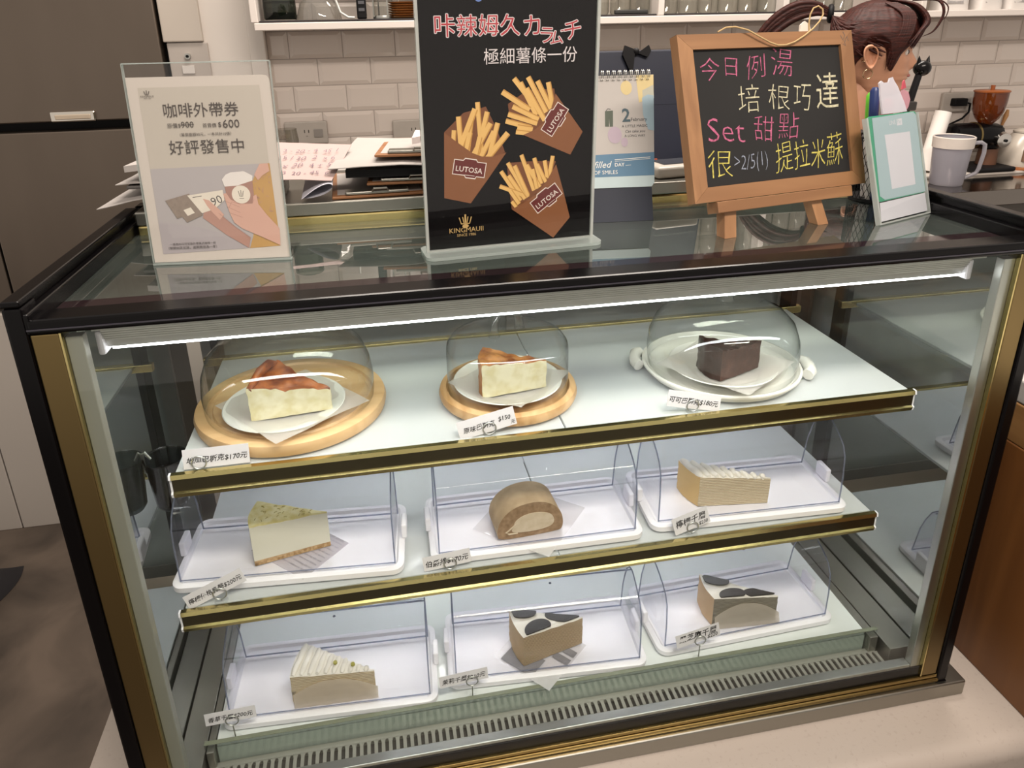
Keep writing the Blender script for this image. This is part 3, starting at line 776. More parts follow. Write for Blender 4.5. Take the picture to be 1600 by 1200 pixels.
# printed sheet below it
b = B(); b.use(0)
hs_ = 0.058
b.box(-hs_, hs_, -hs_, hs_, 0, 0.0004)
b.mx = Matrix.Translation((0, 0, 0.00055)); b.use(1)
for k in range(9):
    y = 0.045 - k * 0.011
    b.text('dolor sit amet consectetur adipiscing elit sed' if k % 2 else 'eiusmod tempor incididunt ut labore et dolore', -0.052, y, 0.104)
b.use(1).text('dolor sit amet', 0.0, 0.0525, 0.05)
o = b.build('printed_sheet', [clear('printed_film', '#f2eff2', '#e6e0da', 0.03, body=0.5, bodycol='#f7f5f8'), mat('print_grey', '#8f8b92', 0.8)], loc=(0.222, 0.1475, T2 + 0.0003))
o.scale = (0.92, 0.74, 1); o.rotation_euler = (0, 0, R(-44)); tag(o, 'newsprint-patterned sheet under the lemon yogurt cheesecake', 'paper')

# roll cake
RD = [(-0.047, 0.0), (0.043, 0.0), (0.048, 0.006), (0.049, 0.018), (0.045, 0.034), (0.034, 0.047), (0.018, 0.055), (-0.002, 0.057), (-0.022, 0.053), (-0.038, 0.043), (-0.048, 0.028), (-0.050, 0.012)]
def smooth_loop(p, it=2):
    for _ in range(it):
        q = []
        for a, c in zip(p, p[1:] + p[:1]): q += [(a[0]*.75+c[0]*.25, a[1]*.75+c[1]*.25), (a[0]*.25+c[0]*.75, a[1]*.25+c[1]*.75)]
        p = q
    return p
SPONGE = two_tone('tea_sponge', '#86694b', '#a98c6b', 130, 0.3, 0.7, 0.85, detail=6, bump=0.5)
SKIN = two_tone('baked_skin', '#a28864', '#c4a983', 40, 0.3, 0.7, 0.7, detail=5, bump=0.2)
CREAM = two_tone('tea_cream', '#c9b697', '#dccbb0', 90, 0.3, 0.7, 0.6, detail=5, bump=0.15)
outer = smooth_loop(RD)
rc = thing('roll_cake', 'brown tea roll cake slice with a cream centre on the middle shelf', 'cake', (0.549, 0.104, T2 + 0.0008), R(4))
b = B(); b.extrude(outer, 'Y', 0.0, 0.052)
for f in b.bm.faces:
    if len(f.verts) > 6: f.material_index = 1
rb = b.build('sponge', [SKIN, SPONGE], rc, smooth=50)
cr_ = smooth_loop([(-0.030, 0.012), (-0.014, 0.009), (0.012, 0.008), (0.032, 0.012), (0.036, 0.022), (0.030, 0.033), (0.014, 0.039), (-0.006, 0.039), (-0.022, 0.032), (-0.026, 0.022)])
b = B(); b.extrude(cr_, 'Y', -0.0009, 0.003); b.build('cream_filling', CREAM, rc, smooth=40)
b = B(); b.tube([(-0.020,-0.0004,0.026),(-0.030,-0.0004,0.018),(-0.037,-0.0004,0.0125),(-0.033,-0.0004,0.0095),(-0.020,-0.0004,0.009)], 0.0013, 6); b.build('cream_line', CREAM, rc)
b = B(); b.tube([(0.021,-0.0006,0.012),(0.031,-0.0006,0.020),(0.026,-0.0006,0.031)], 0.0004, 6)
def flat_sheet(name, label, size, loc, rotz, seed=0, body=0.4, patches=()):
    b = B(); b.use(0)
    b.grid(lambda u, v: ((u-.5)*size[0], (v-.5)*size[1], 0.0004 + 0.0016*max(0, noise.noise(Vector((u*4+seed, v*4, seed))))*(max(abs(u-.5), abs(v-.5))*2)**3), 20, 20)
    b.mx = Matrix.Translation((0, 0, 0.0021))
    for p in patches:
        b.use(1)
        if isinstance(p, tuple): b.ink(p[0]); 
    o = b.build(name, [clear('film_sheet', '#f3f1f3', '#e0dcde', 0.05, body=0.72, bodycol='#fbf9fb', rough=0.15), mat('film_print', '#8d8a8f', 0.7)], loc=loc, smooth=70)
    o.rotation_euler = (0, 0, rotz)
    return tag(o, label, 'paper')
flat_sheet('parchment_sheet', 'crumpled white parchment under the tea roll cake', (0.125, 0.125), (0.556, 0.143, T2 + 0.0001), R(50), 5)
for k, (x, y, a) in enumerate(((0.493, 0.128, 20), (0.505, 0.150, 35))): pass

# mille crepe slices
CREPE = layered('crepe_layers', ('#b39f7c', '#dccdb0'), 110, dist=2.0)
CREPEY = mat('crepe_skin', '#dcb97c', 0.6, 0, 0.12, 40, 0.2)
WCREAM = mat('white_cream', '#ece6da', 0.35, 0, 0.03, 40, 0.1)
def ridges(b, A, Bp, T, hA, hT, n, r, s0=0.12, s1=0.97):
    A, Bp, T = Vector(A), Vector(Bp), Vector(T)
    for k in range(n):
        s = s0 + (s1 - s0) * k / (n - 1)
        p0 = T.lerp(A, s); p1 = T.lerp(Bp, s); z = hT + (hA - hT)*s
        pts = []
        for q in range(7):
            t = 0.03 + 0.94*q/6; p = p0.lerp(p1, t)
            pts.append((p.x, p.y, z + 0.0012*math.sin(q*1.9 + k*1.3)))
        b.tube(pts, [r*(0.75 + 0.3*s)*(0.6 if q in (0, 6) else 1.0) for q in range(7)], 10)
def mille(label, A, Bp, T, hA, hT, loc, topmat, seed, sidemat=None, crust=None):
    b = wedge(A, Bp, T, hA, hT, 0, 1, 2, n=16, bump_top=0.001, bump_side=0.0010, seed=seed, arc=0.004)
    o = b.build('mille_crepe_slice', [topmat, sidemat or CREPE, crust or CREPEY], smooth=45, loc=loc)
    return tag(o, label, 'cake')
# lemon, middle shelf right
A, Bp, T = (0.812, 0.118), (0.800, 0.170), (0.922, 0.105)
m1 = mille('lemon mille crepe slice with white cream ridges at the right of the middle shelf', A, Bp, T, 0.053, 0.045, (0, 0, T2 + 0.0003), WCREAM, 41)
b = B(); ridges(b, A, Bp, T, 0.0525, 0.0450, 9, 0.0052); b.build('cream_ridges', WCREAM, m1, smooth=60)
# vanilla, floor left, wrapped in a parchment band
A, Bp, T = (0.190, 0.096), (0.207, 0.156), (0.312, 0.091)
WRAPM = clear('parchment_wrap', '#eee6da', '#d8ccba', 0.04, body=0.72, bodycol='#e8ddcc', rough=0.3)
m2 = mille('vanilla mille crepe slice with white ridges and two yellow dots, left on the case floor', A, Bp, T, 0.052, 0.044, (0, 0, T3 + 0.0005), WCREAM, 47)
b = B(); ridges(b, A, Bp, T, 0.0515, 0.0440, 10, 0.0045); b.build('cream_ridges', WCREAM, m2, smooth=60)
b = B()
for s in (0.50, 0.28):
    p = Vector(T).lerp(Vector(A).lerp(Vector(Bp), 0.42), s); b.lathe([(0, 0.003), (0.003, 0.0025), (0.0032, 0), (0, 0)], 14, (p.x, p.y, 0.0445 + 0.0075*s + 0.0055))
b.build('yellow_dots', mat('custard_yellow', '#a7a04a', 0.4), m2, smooth=60)
def wrap_band(parent, A, T, h0, h1, off=0.0016, arch=0.6):
    A = Vector(A); T = Vector(T); d = (T - A); nn = Vector((d.y, -d.x)).normalized()
    if nn.y > 0: nn = -nn
    b = B()
    def P(u, v):
        p = A.lerp(T, 0.02 + 0.99*u); top = (h0*(1-u) + h1*u) * (0.25 + arch*math.sin(PI*min(1, max(0, 0.04+0.92*u)))**0.8)
        q = p + nn*(off + 0.0015 + 0.006*(1-v) + 0.0012*noise.noise(Vector((u*9, v*4, 2))))
        return (q.x, q.y, 0.0006 + v*top)
    b.grid(P, 26, 8)
    b.build('paper_wrap', WRAPM, parent, smooth=70)
wrap_band(m2, A, T, 0.050, 0.043)
# jasmine, floor centre
SES = layered('pale_layers', ('#8d765a', '#c1aa86'), 120, dist=2.0)
A, Bp, T = (0.534, 0.092), (0.523, 0.152), (0.636, 0.118)
DARKG = mat('dark_chocolate_chip', '#2a2524', 0.35, 0, 0.1)
m3 = mille('jasmine mille crepe slice with dark leaf-shaped chocolate pieces, centre of the case floor', A, Bp, T, 0.058, 0.052, (0, 0, T3 + 0.0026), WCREAM, 53, SES, mat('crepe_side_tan', '#c2a47a', 0.6, 0, 0.12, 40, 0.2))
def chip(parent, cs, A, Bp, T, hA, hT, mat_):
    A, Bp, T = Vector(A), Vector(Bp), Vector(T)
    for (s, t, l, w, a) in cs:
        p = T.lerp(A.lerp(Bp, t), s); z = hT + (hA-hT)*s + 0.0012
        b = B(); n = 40; ring0 = []; ring1 = []
        def inside(v):
            ctr = (A + Bp + T)/3
            for e0, e1 in ((A, T), (T, Bp), (Bp, A)):
                d = e1 - e0; nn = Vector((-d.y, d.x)).normalized()
                if nn.dot(ctr - e0) < 0: nn = -nn
                if nn.dot(v - e0) < 0.0012: return False
            return True
        for k in range(n):
            g = 2*PI*k/n; x = l*math.cos(g); y = w*math.sin(g); f = 1.0
            q = Vector((p.x + x*math.cos(a) - y*math.sin(a), p.y + x*math.sin(a) + y*math.cos(a)))
            while f > 0.05 and not inside(p + (q - p)*f): f -= 0.04
            q = p + (q - p)*f
            # keep the piece inside the slice outline
            ring0.append((q[0], q[1], z - 0.0005)); ring1.append((q[0], q[1], z + 0.0015))
        V0 = [b._v(v) for v in ring0]; V1 = [b._v(v) for v in ring1]
        for k in range(n): b._faces([V0[k], V0[(k+1)%n], V1[(k+1)%n], V1[k]], ((0,1,2,3),))
        b._faces(V1, (tuple(range(n)),))
        b.build('chocolate_piece', mat_, parent)
chip(m3, [(0.74, 0.14, 0.022, 0.016, 0.35), (0.84, 0.88, 0.022, 0.012, -0.2), (0.28, 0.75, 0.030, 0.012, -0.25)], A, Bp, T, 0.058, 0.052, DARKG)
sh = flat_sheet('printed_sheet', 'grey printed film sheet under the jasmine mille crepe', (0.105, 0.105), (0.566, 0.118, T3 + 0.0001), R(42), 9,
   patches=(([(-0.050, -0.018), (-0.012, -0.018), (-0.012, 0.040), (-0.050, 0.040)],), ([(0.0, -0.05), (0.012, -0.05), (0.012, -0.022), (0.0, -0.022)],), ([(0.018, -0.05), (0.03, -0.05), (0.03, -0.03), (0.018, -0.03)],)))
# black sesame, floor right, wrapped
A, Bp, T = (0.852, 0.112), (0.853, 0.170), (0.962, 0.104)
GSID = layered('grey_layers', ('#6f6a5f', '#99927f'), 120, dist=2.0)
m4 = mille('grey black sesame mille crepe slice with dark chocolate pieces, right on the case floor', A, Bp, T, 0.056, 0.048, (0, 0, T3 + 0.0005), WCREAM, 59, GSID, mat('orange_crepe', '#cfae86', 0.6, 0, 0.12, 40, 0.2))
chip(m4, [(0.70, 0.16, 0.022, 0.012, 0.0), (0.82, 0.84, 0.022, 0.012, -0.4), (0.28, 0.40, 0.026, 0.010, -0.25)], A, Bp, T, 0.056, 0.048, mat('sesame_chocolate', '#38332f', 0.4, 0, 0.1))
wrap_band(m4, A, T, 0.050, 0.044, arch=0.65)

# ------------------------------------------------------------------ price tags in ring clips
TAGM = mat('tag_card', '#dcd8dc', 0.6, 0, 0.02)
def price(label, lines, c, w, h, roll, lean, clip_dx, zb, yaw=0.0, hide=False):
    """c: world centre of the card"""
    t = thing('price_tag', label, 'price tag', (c[0], c[1], zb), yaw, 'handwritten price tags')
    mxs = Matrix.Translation((0, 0, c[2] - zb)) @ sheet(R(lean)) @ Matrix.Rotation(R(roll), 4, 'Z')
    b = B(mxs); b.box(-w/2, w/2, -h/2, h/2, -0.0005, 0.0); b.build('card', TAGM, t)
    b = B(mxs @ Matrix.Translation((0, 0, 0.0002)))
    for (tx, x, y, ww) in lines: b.text(tx, -w/2 + x*w, -h/2 + y*h, ww*w, off=0.012, shear=0.22, jitter=0.05)
    b.build('lettering', INK, t)
    # ring clip: ring in front of the card, stem, weighted foot
    cz = c[2] - zb - h/2 + 0.004
    b = B(); rr_ = 0.0085
    yo = -0.0035
    pts = [(clip_dx + rr_*math.cos(2*PI*k/24), yo, max(0.010, cz) + rr_*math.sin(2*PI*k/24)) for k in range(24)]
    b.tube(pts, 0.0009, 6, closed=True)
    b.tube([(clip_dx, yo, max(0.010, cz) - rr_), (clip_dx, yo + 0.002, 0.002)], 0.0009, 6)
    b.build('ring_clip', ALU, t, smooth=60)
    b = B().lathe([(0, 0), (0.008, 0), (0.0085, 0.0012), (0.003, 0.0025), (0, 0.0025)], 20, (clip_dx, yo + 0.002, 0)); b.build('foot', ACRYL, t, smooth=40)
    return t
# (lines: text, x, y, width as shares of the card)
price('white price tag reading sweet potato cheesecake 170, front left of the top shelf', [('地瓜巴斯克$170元', 0.05, 0.30, 0.92)], (0.152, 0.0705, 0.5385), 0.077, 0.0245, 0, 12, -0.020, S1 + 0.0002)
price('white price tag reading plain cheesecake 150, tilted in front of the small board', [('原味巴斯克', 0.08, 0.30, 0.56), ('$150', 0.70, 0.40, 0.22), ('元', 0.90, 0.12, 0.08)], (0.485, 0.0745, 0.5405), 0.0765, 0.0245, 11, 12, 0.003, S1 + 0.0002)
price('white price tag reading chocolate cheesecake 180, tilted down in front of the white dish', [('可可巴斯克$180元', 0.04, 0.30, 0.92)], (0.770, 0.0745, 0.5400), 0.077, 0.0225, -12, 15, -0.003, S1 + 0.0002)
price('steeply tilted price tag reading lemon yogurt cheesecake 200, left of the middle shelf', [('檸檬優格乳酪$200元', 0.04, 0.30, 0.92)], (0.120, 0.0735, 0.3400), 0.080, 0.0200, 22, 12, 0.006, S2 + 0.0002)
price('price tag reading tea roll 170 beside the roll cake tray', [('伯爵捲$170元', 0.05, 0.26, 0.9)], (0.424, 0.0735, 0.3345), 0.066, 0.0205, 5, 12, 0.004, S2 + 0.0002)
price('small price tag reading lemon mille crepe, front right of the middle shelf', [('檸檬千層', 0.07, 0.38, 0.86), ('$230', 0.68, 0.08, 0.26)], (0.780, 0.0735, 0.3430), 0.056, 0.0260, 15, 12, 0.002, S2 + 0.0002)
price('grey price tag on a tall ring clip reading vanilla mille crepe 200', [('香草千層$200元', 0.06, 0.28, 0.88)], (0.111, 0.0635, 0.1290), 0.068, 0.0190, 2, 8, 0.002, Z3 + 0.0002)
price('grey price tag on a tall ring clip reading jasmine mille crepe 210', [('茉莉千層$210元', 0.05, 0.28, 0.9)], (0.438, 0.0635, 0.1270), 0.072, 0.0190, 4, 8, 0.012, Z3 + 0.0002)
price('grey price tag on a tall ring clip reading black sesame mille crepe 220', [('黑芝麻千層', 0.06, 0.38, 0.88), ('$220', 0.70, 0.08, 0.24)], (0.803, 0.0635, 0.1330), 0.072, 0.0225, 10, 8, 0.003, Z3 + 0.0002)
# ------------------------------------------------------------------ signs on top of the case
ZT = H + 0.0003
# left: coffee voucher sign
t = thing('voucher_sign', 'white coffee voucher sign in a clear acrylic holder at the left of the case top', 'sign', (0.170, 0.189, ZT), R(-5.2))
L = R(4.0)
mx = sheet(L)
b = B(mx)
b.box(-0.083, 0.085, 0.0, 0.241, 0.0022, 0.0034).box(-0.083, 0.085, 0.003, 0.241, -0.0032, -0.0016)
b.build('acrylic_holder', ACRYL, t)
b = B(mx); b.box(-0.0832, 0.0852, 0.2405, 0.2418, -0.0032, 0.0032).box(-0.084, 0.087, 0.0, 0.0025, -0.0032, 0.0036).box(-0.0838, -0.0830, 0.003, 0.241, -0.0030, 0.0032).box(0.0850, 0.0858, 0.003, 0.241, -0.0030, 0.0032)
b.build('holder_edges', ACRYL_EDGE, t)
b = B(); b.box(-0.083, 0.085, 0.003, 0.075, 0.0, 0.0022); b.build('foot', ACRYL, t)
b = B(mx); b.extrude([(-0.0825, 0.003), (0.0845, 0.003), (0.0830, 0.218)] + [(0.0755 + 0.0075*math.cos(a*PI/10), 0.218 + 0.0075*math.sin(a*PI/10)) for a in range(1, 6)] + [(-0.0822, 0.2258)], 'Z', -0.0010, 0.0)
b.build('card', mat('card_cream', '#c6beb5', 0.6, 0, 0.015, 6), t)
FL = 0.0003
b = B(mx @ Matrix.Translation((0, 0, FL)))
pal = [mat('print_bg', '#b8b1a6', 0.65, 0, 0.01, 6), mat('photo_grey', '#aaa5a5', 0.65, 0, 0.02, 6), mat('cup_brown', '#a07c70', 0.65), mat('cup_lid', '#dcd7d2', 0.65),
       mat('skin_print', '#c9a292', 0.65, 0, 0.03), mat('skin_print2', '#ad877a', 0.65, 0, 0.03), mat('shirt_print', '#b8935c', 0.65, 0, 0.05), mat('card_print', '#8a7d72', 0.65, 0, 0.2, 200), mat('card_print2', '#d9d2c4', 0.65), INKG, mat('shade_grey', '#a8a2a4', 0.65)]
def I(k): b.mi = k; return b
I(0).ink(mm([(-70.3, 118), (71.5, 120.5), (70.5, 214), (-70, 214)]))
I(1).ink(mm([(-70.4, 119.1), (72, 121.5), (74.2, 18), (-70.7, 13.3)]))
I(10).ink(mm([(-70.6, 55), (-20, 45), (30, 28), (36, 16.5), (-70.7, 13.3)]))
I(6).ink(mm([(60, 121.2), (72.0, 121.5), (74.2, 18), (36, 16.4), (42, 32), (48.8, 74), (48.8, 100)]))
rr = random.Random(3)
for k in range(26):
    x = rr.uniform(52, 72); y = rr.uniform(25, 112); a = rr.uniform(0, 3)
    I(5).stroke(mm([(x + 2.2*math.cos(a + q), y + 2.2*math.sin(a + q)) for q in (0, 0.6, 1.2, 1.8)]), 0.0006)
I(4).ink(mm([(60, 121.2), (70, 121.5), (71, 112), (62, 107), (56, 101), (52, 108)]))
I(5).ink(mm([(-10.6, 80.3), (-3.9, 71.9), (3.9, 62.3), (22, 44), (38.6, 30), (35.2, 16.9), (9.4, 34.8), (-16, 57.2)]))
I(2).ink(mm([(14.9, 96), (17.2, 68.8), (48.8, 72), (49, 101.1)]))
I(3).ink(mm([(12.7, 103.6), (14.9, 95.0), (30, 95.5), (49, 101.1), (50, 107), (46, 109.5), (40, 113), (24, 112), (18, 109.5)]))
I(8).disc(0.0335, 0.0845, 0.0112)
I(9).stroke(mm([(30.5, 89), (32, 82), (35, 82), (36.8, 89)]), 0.0007); b.stroke(mm([(33.6, 90), (33.6, 82)]), 0.0007); b.stroke(mm([(31, 79.5), (36.5, 79.5)]), 0.0006)
I(7).ink(mm([(-58.2, 80.4), (-28.6, 88), (-18.6, 66), (-47.1, 57.5)]))
I(7).ink(mm([(-46, 68), (-24, 77), (-15.6, 60.7), (-35.9, 52.2)]))
I(8).ink(mm([(-38, 68), (-29, 71), (-25, 64), (-34, 60.5)]))
I(8).ink(mm([(-31.1, 85.7), (12.1, 91), (12.7, 78.3), (0, 68), (-16.4, 63.1)]))
I(9).text('90', -0.0015, 0.0715, 0.0135, rot=0.35)
I(9).stroke(mm([(-25, 83), (-14, 84.5)]), 0.0008)
I(4).ink(mm([(-13, 81), (-6, 79), (5, 67), (10, 60), (4, 54), (-4, 64), (-9, 72)]))
I(4).ink(mm([(12, 86), (16, 87), (20, 79), (30, 73), (46, 73), (48, 82), (52, 84), (53, 72), (62, 58), (75.5, 40.3), (74.3, 18.7), (54.7, 29.3), (30, 42), (21, 50), (17.1, 62)]))
I(5).stroke(mm([(17.2, 69), (21, 76), (30, 73), (46, 73), (48.5, 78)]), 0.0006); b.stroke(mm([(3.9, 62.3), (22, 44), (38.6, 30)]), 0.0005)
for p in ([(14, 77), (30, 69)], [(15, 70), (30, 62)], [(18, 62), (32, 56)]): I(5).stroke(mm(p), 0.0005)
b.build('printed_picture', pal, t)
b = B(mx @ Matrix.Translation((0, 0, FL + 0.0010)))
b.text('咖啡外帶券', -0.0441, 0.1805, 0.0872)
b.text('原價', -0.0423, 0.1672, 0.012); b.text('$', -0.0295, 0.1675, 0.0028); b.text('900', -0.0260, 0.1670, 0.0145)
b.stroke(mm([(-27, 170), (-11, 170.5)]), 0.0006)
b.text('首賣價', -0.0010, 0.1668, 0.0160); b.text('$', 0.0172, 0.1668, 0.0036); b.text('600', 0.0226, 0.1655, 0.0195)
b.text('（單張面額90元，一本共計10張）', -0.0290, 0.1570, 0.0600)
b.text('好評發售中', -0.0437, 0.1372, 0.0880)
b.text('一張為90元可兌換外帶美式咖啡一杯', -0.0605, 0.0242, 0.056)
b.text('（限期90天兌換，逾期無效為一年）', -0.0628, 0.0192, 0.059)
b.stroke(mm([(-63, 210), (-61.5, 206), (-58.5, 206), (-57, 210)]), 0.0008); b.stroke(mm([(-60, 211), (-60, 206)]), 0.0008)
b.text('KINGMAUII', -0.0676, 0.2030, 0.0150); b.text('SINCE 1986', -0.064, 0.2012, 0.008)
b.build('lettering', mat('sign_ink', '#4a4340', 0.7), t)

# middle: french fries poster in a T-stand
t = thing('fries_poster', 'black french fries poster in a clear T-shaped stand on the case top', 'poster', (0.539, 0.165, ZT), R(5.3))
mx = sheet(R(-1.5), z0=0.004)
b = B(mx); b.box(-0.1095, 0.1090, 0.0024, 0.3198, 0.0024, 0.0033).box(-0.1125, 0.1125, 0.0, 0.322, -0.0030, -0.0013); b.build('acrylic_holder', ACRYL, t)
b = B(mx); b.box(-0.1135, -0.1100, 0.0, 0.322, -0.0028, 0.0034).box(0.1095, 0.1130, 0.0, 0.322, -0.0028, 0.0034).box(-0.1100, 0.1095, 0.0, 0.0022, -0.0028, 0.0034).box(-0.1100, 0.1095, 0.3200, 0.322, -0.0028, 0.0034)
b.build('holder_edges', clear('white_edge', '#d5dcda', '#c0c8c6', 0.05, body=0.6, bodycol='#d8dad6'), t)
b = B(); b.extrude(rrect(-0.118, 0.118, -0.030, 0.030, 0.012), 'Z', 0.0, 0.004); b.build('foot', ACRYL_EDGE, t)
b = B(mx); b.box(-0.1098, 0.1093, 0.0022, 0.320, -0.0010, 0.0); b.build('sheet', mat('poster_black', '#0d0b0c', 0.3, 0, 0.1, spec=0.12), t)
b = B(mx @ Matrix.Translation((0, 0, 0.0002)))
pal = [mat('kraft_front', '#7d4e2d', 0.5, 0, 0.06, 40), mat('kraft_dark', '#6d4022', 0.5, 0, 0.06, 40), mat('fry_yellow', '#d9b069', 0.5, 0, 0.08, 60), mat('fry_shade', '#b98a45', 0.5, 0, 0.08, 60),
       mat('badge_red', '#5e1f1c', 0.5), mat('badge_white', '#d9cfc6', 0.5), mat('logo_gold', '#b99a62', 0.5), mat('poster_blue', '#5d79b4', 0.5)]
def cone(back, front, fries, badge, ang, bw, bc):
    I(1).ink(mm(back))
    for (p, q, w) in fries:
        p, q = Vector(p), Vector(q); d = (q - p).normalized(); nn = Vector((-d.y, d.x))
        c1_, c2_ = p + nn*w/2, p - nn*w/2; e1, e2 = q + nn*w/2, q - nn*w/2
        I(2).ink(mm([tuple(c1_), tuple(c2_), tuple(e2), tuple(e1)]))
        I(3).ink(mm([tuple(c2_ + nn*w*0.22), tuple(c2_), tuple(e2), tuple(e2 + nn*w*0.22)]))
    I(0).ink(mm(front))
    ca, sa = math.cos(ang), math.sin(ang)
    def rot(p): return ((bc[0] + p[0]*ca - p[1]*sa)/1000, (bc[1] + p[0]*sa + p[1]*ca)/1000)
    hw, hh = bw/2, bw*0.215
    shape = [(-hw, -hh), (-hw*0.25, -hh), (-hw*0.15, -hh*1.3), (hw*0.45, -hh*1.3), (hw*0.5, -hh), (hw, -hh), (hw, hh), (hw*0.45, hh), (hw*0.35, hh*1.3), (-hw*0.35, hh*1.3), (-hw*0.45, hh), (-hw, hh)]
    I(5).ink([rot((x*1.05, y*1.12)) for x, y in shape]); I(4).ink([rot(p) for p in shape])
    o = rot((-hw*0.86, -hh*0.55)); I(5).text('LUTOSA', o[0], o[1], bw*0.86/1000, rot=ang, off=0.012)
    I(5).stroke([rot((-hw*0.3, -hh*1.0)), rot((hw*0.4, -hh*1.0))], 0.0006)
cone([(-84.7, 149.9), (-60, 172), (-31.7, 178.1), (-18, 150), (-8, 121), (-40, 110)],
     [(-84.7, 149.9), (-60.8, 131), (-50, 123), (-38.3, 118), (-24, 117), (-6.5, 121), (-30, 90), (-54.1, 59.5), (-87.8, 69)],
     [((-38, 120), (-42, 184), 6), ((-64, 130), (-66, 168), 6.5), ((-74, 132), (-72, 152), 6), ((-56, 124), (-50, 165), 6), ((-66, 128), (-45, 176), 7.5), ((-45, 116), (-30, 172), 6.5), ((-60, 118), (-52, 148), 6.5),
      ((-50, 118), (-26, 158), 7), ((-42, 112), (-22, 148), 6.5), ((-30, 112), (-17, 158), 6.5), ((-32, 114), (-4, 145), 7.5), ((-48, 112), (-40, 142), 6.5)], None, -0.19, 40, (-54.5, 104))
cone([(15.5, 141.6), (-2, 165), (-4, 180), (20, 195), (56, 196), (58, 170), (40, 150)],
     [(15.5, 141.6), (30, 147), (43.3, 156), (52, 172), (57.4, 190.1), (76, 166), (94.8, 141.3), (78.8, 113)],
     [((46, 168), (22, 211), 6.5), ((40, 165), (4, 210), 6.5), ((52, 172), (34, 206), 6.5), ((54, 176), (48, 204), 6.5), ((33, 165), (12, 205), 6.5), ((44, 158), (20, 198), 6.5), ((24, 172), (-11, 195), 7),
      ((36, 160), (2, 177), 6.5), ((34, 155), (-4, 168), 6.5), ((26, 150), (-7, 160), 6.5), ((28, 148), (8, 152), 6.5), ((24, 143), (6, 146), 6)], None, 0.98, 38, (57, 158.5))
cone([(-0.2, 47.6), (-5, 90), (-6, 108), (28, 108), (59.4, 106), (50, 80), (20, 55)],
     [(-0.2, 47.6), (16, 55), (32.4, 65), (46, 80), (59.4, 102), (70, 66), (79.8, 30.1), (57, 4)],
     [((22, 62), (-5, 108), 5.5), ((30, 70), (13, 117), 5.5), ((40, 78), (30, 112), 5.5), ((50, 84), (55, 113), 5.5), ((48, 86), (44, 108), 5.5), ((38, 74), (20, 104), 5.5), ((18, 60), (-4, 92), 5.5), ((12, 58), (-14, 98), 5.5),
      ((22, 64), (4, 104), 5.5), ((34, 72), (28, 98), 5), ((46, 80), (34, 104), 5), ((14, 66), (-16, 79), 5.5), ((10, 54), (-2, 72), 5.5), ((6, 50), (0, 58), 5)], None, 0.62, 40, (46.5, 58.5))
b.build('printed_picture', pal, t)
b = B(mx @ Matrix.Translation((0, 0, 0.0112)))
b.mx = mx @ Matrix.Translation((0, 0, 0.0002))
b = B(mx @ Matrix.Translation((0, 0, 0.0002)))
pal = [mat('outline_white', '#cfc8c8', 0.5), mat('poster_red', '#a8323c', 0.5), mat('logo_gold', '#b99a62'), mat('poster_blue', '#5d79b4')]
for k, (tx, x, y, w, a) in enumerate((('咔', -90.8, 261, 24, 0), ('辣', -64.5, 261, 24, 0), ('姆', -38.5, 261, 24, 0), ('久', -12.5, 261, 24, 0), ('カ', 17.5, 259, 20, 0.08), ('ラ', 37, 251, 16, -0.05), ('ム', 50, 248, 16, 0.1), ('ー', 64, 258, 10, 0.2), ('チ', 69, 253, 21, 0.15))):
    for q in range(8): I(0).text(tx, x/1000 + 0.0009*math.cos(q*PI/4), y/1000 + 0.0009*math.sin(q*PI/4), w/1000, rot=a)
    I(1).text(tx, x/1000, y/1000, w/1000, rot=a)
I(0).text('極細薯條一份', -0.0335, 0.2285, 0.1178)
I(2).stroke(mm([(-70, 42.5), (-67.5, 34), (-56.5, 34), (-54, 42.5)]), 0.0014); b.stroke(mm([(-62, 46), (-62, 35)]), 0.0022); b.stroke(mm([(-65.5, 43), (-64, 35)]), 0.0012); b.stroke(mm([(-58.5, 43), (-60, 35)]), 0.0012)
I(2).disc(-0.062, 0.0308, 0.0042, 0.0026)
I(2).text('KINGMAUII', -0.0832, 0.0228, 0.0446); b.text('SINCE 1986', -0.0735, 0.0175, 0.0250)
I(3).text('S', -0.0420, 0.2965, 0.0080)
b.build('lettering', pal, t)

# right: chalkboard on a small easel
WOODF = wood('pine_frame', '#7d5839', '#976f4b', 'X', 30, 0.5)
WOODFZ = wood('pine_frame_upright', '#7d5839', '#976f4b', 'Z', 30, 0.5)
LC = R(17.2)
cb = thing('chalkboard', 'small wood-framed chalkboard with pink and yellow chalk writing on the easel', 'chalkboard', (0.925, 0.166, 0.7972), R(11.7))
mx = sheet(LC)
W2, HT = 0.1487, 0.2190
fw = 0.0225
b = B(mx); 
b.extrude([(-W2, 0.0), (W2, 0.0), (W2 - fw, 0.0195), (-W2 + fw, 0.0195)], 'Z', -0.016, 0.0); b.build('frame_rail', WOODF, cb)
b = B(mx); b.extrude([(-W2, HT), (W2, HT), (W2 - fw, HT - 0.0195), (-W2 + fw, HT - 0.0195)], 'Z', -0.016, 0.0); b.build('frame_rail', WOODF, cb)
for sx in (-1, 1):
    b = B(mx); b.extrude([(sx*W2, 0.0003), (sx*W2, HT - 0.0003), (sx*(W2 - fw), HT - 0.0198), (sx*(W2 - fw), 0.0198)], 'Z', -0.016, 0.0); b.build('frame_stile', WOODFZ, cb)
b = B(mx); b.box(-W2 + fw - 0.002, W2 - fw + 0.002, 0.0175, HT - 0.0175, -0.010, -0.0045); b.build('slate', two_tone('slate_black', '#100f0f', '#191817', 6, 0.3, 0.7, 0.8), cb)
b = B(mx @ Matrix.Translation((0, 0, -0.0043)))
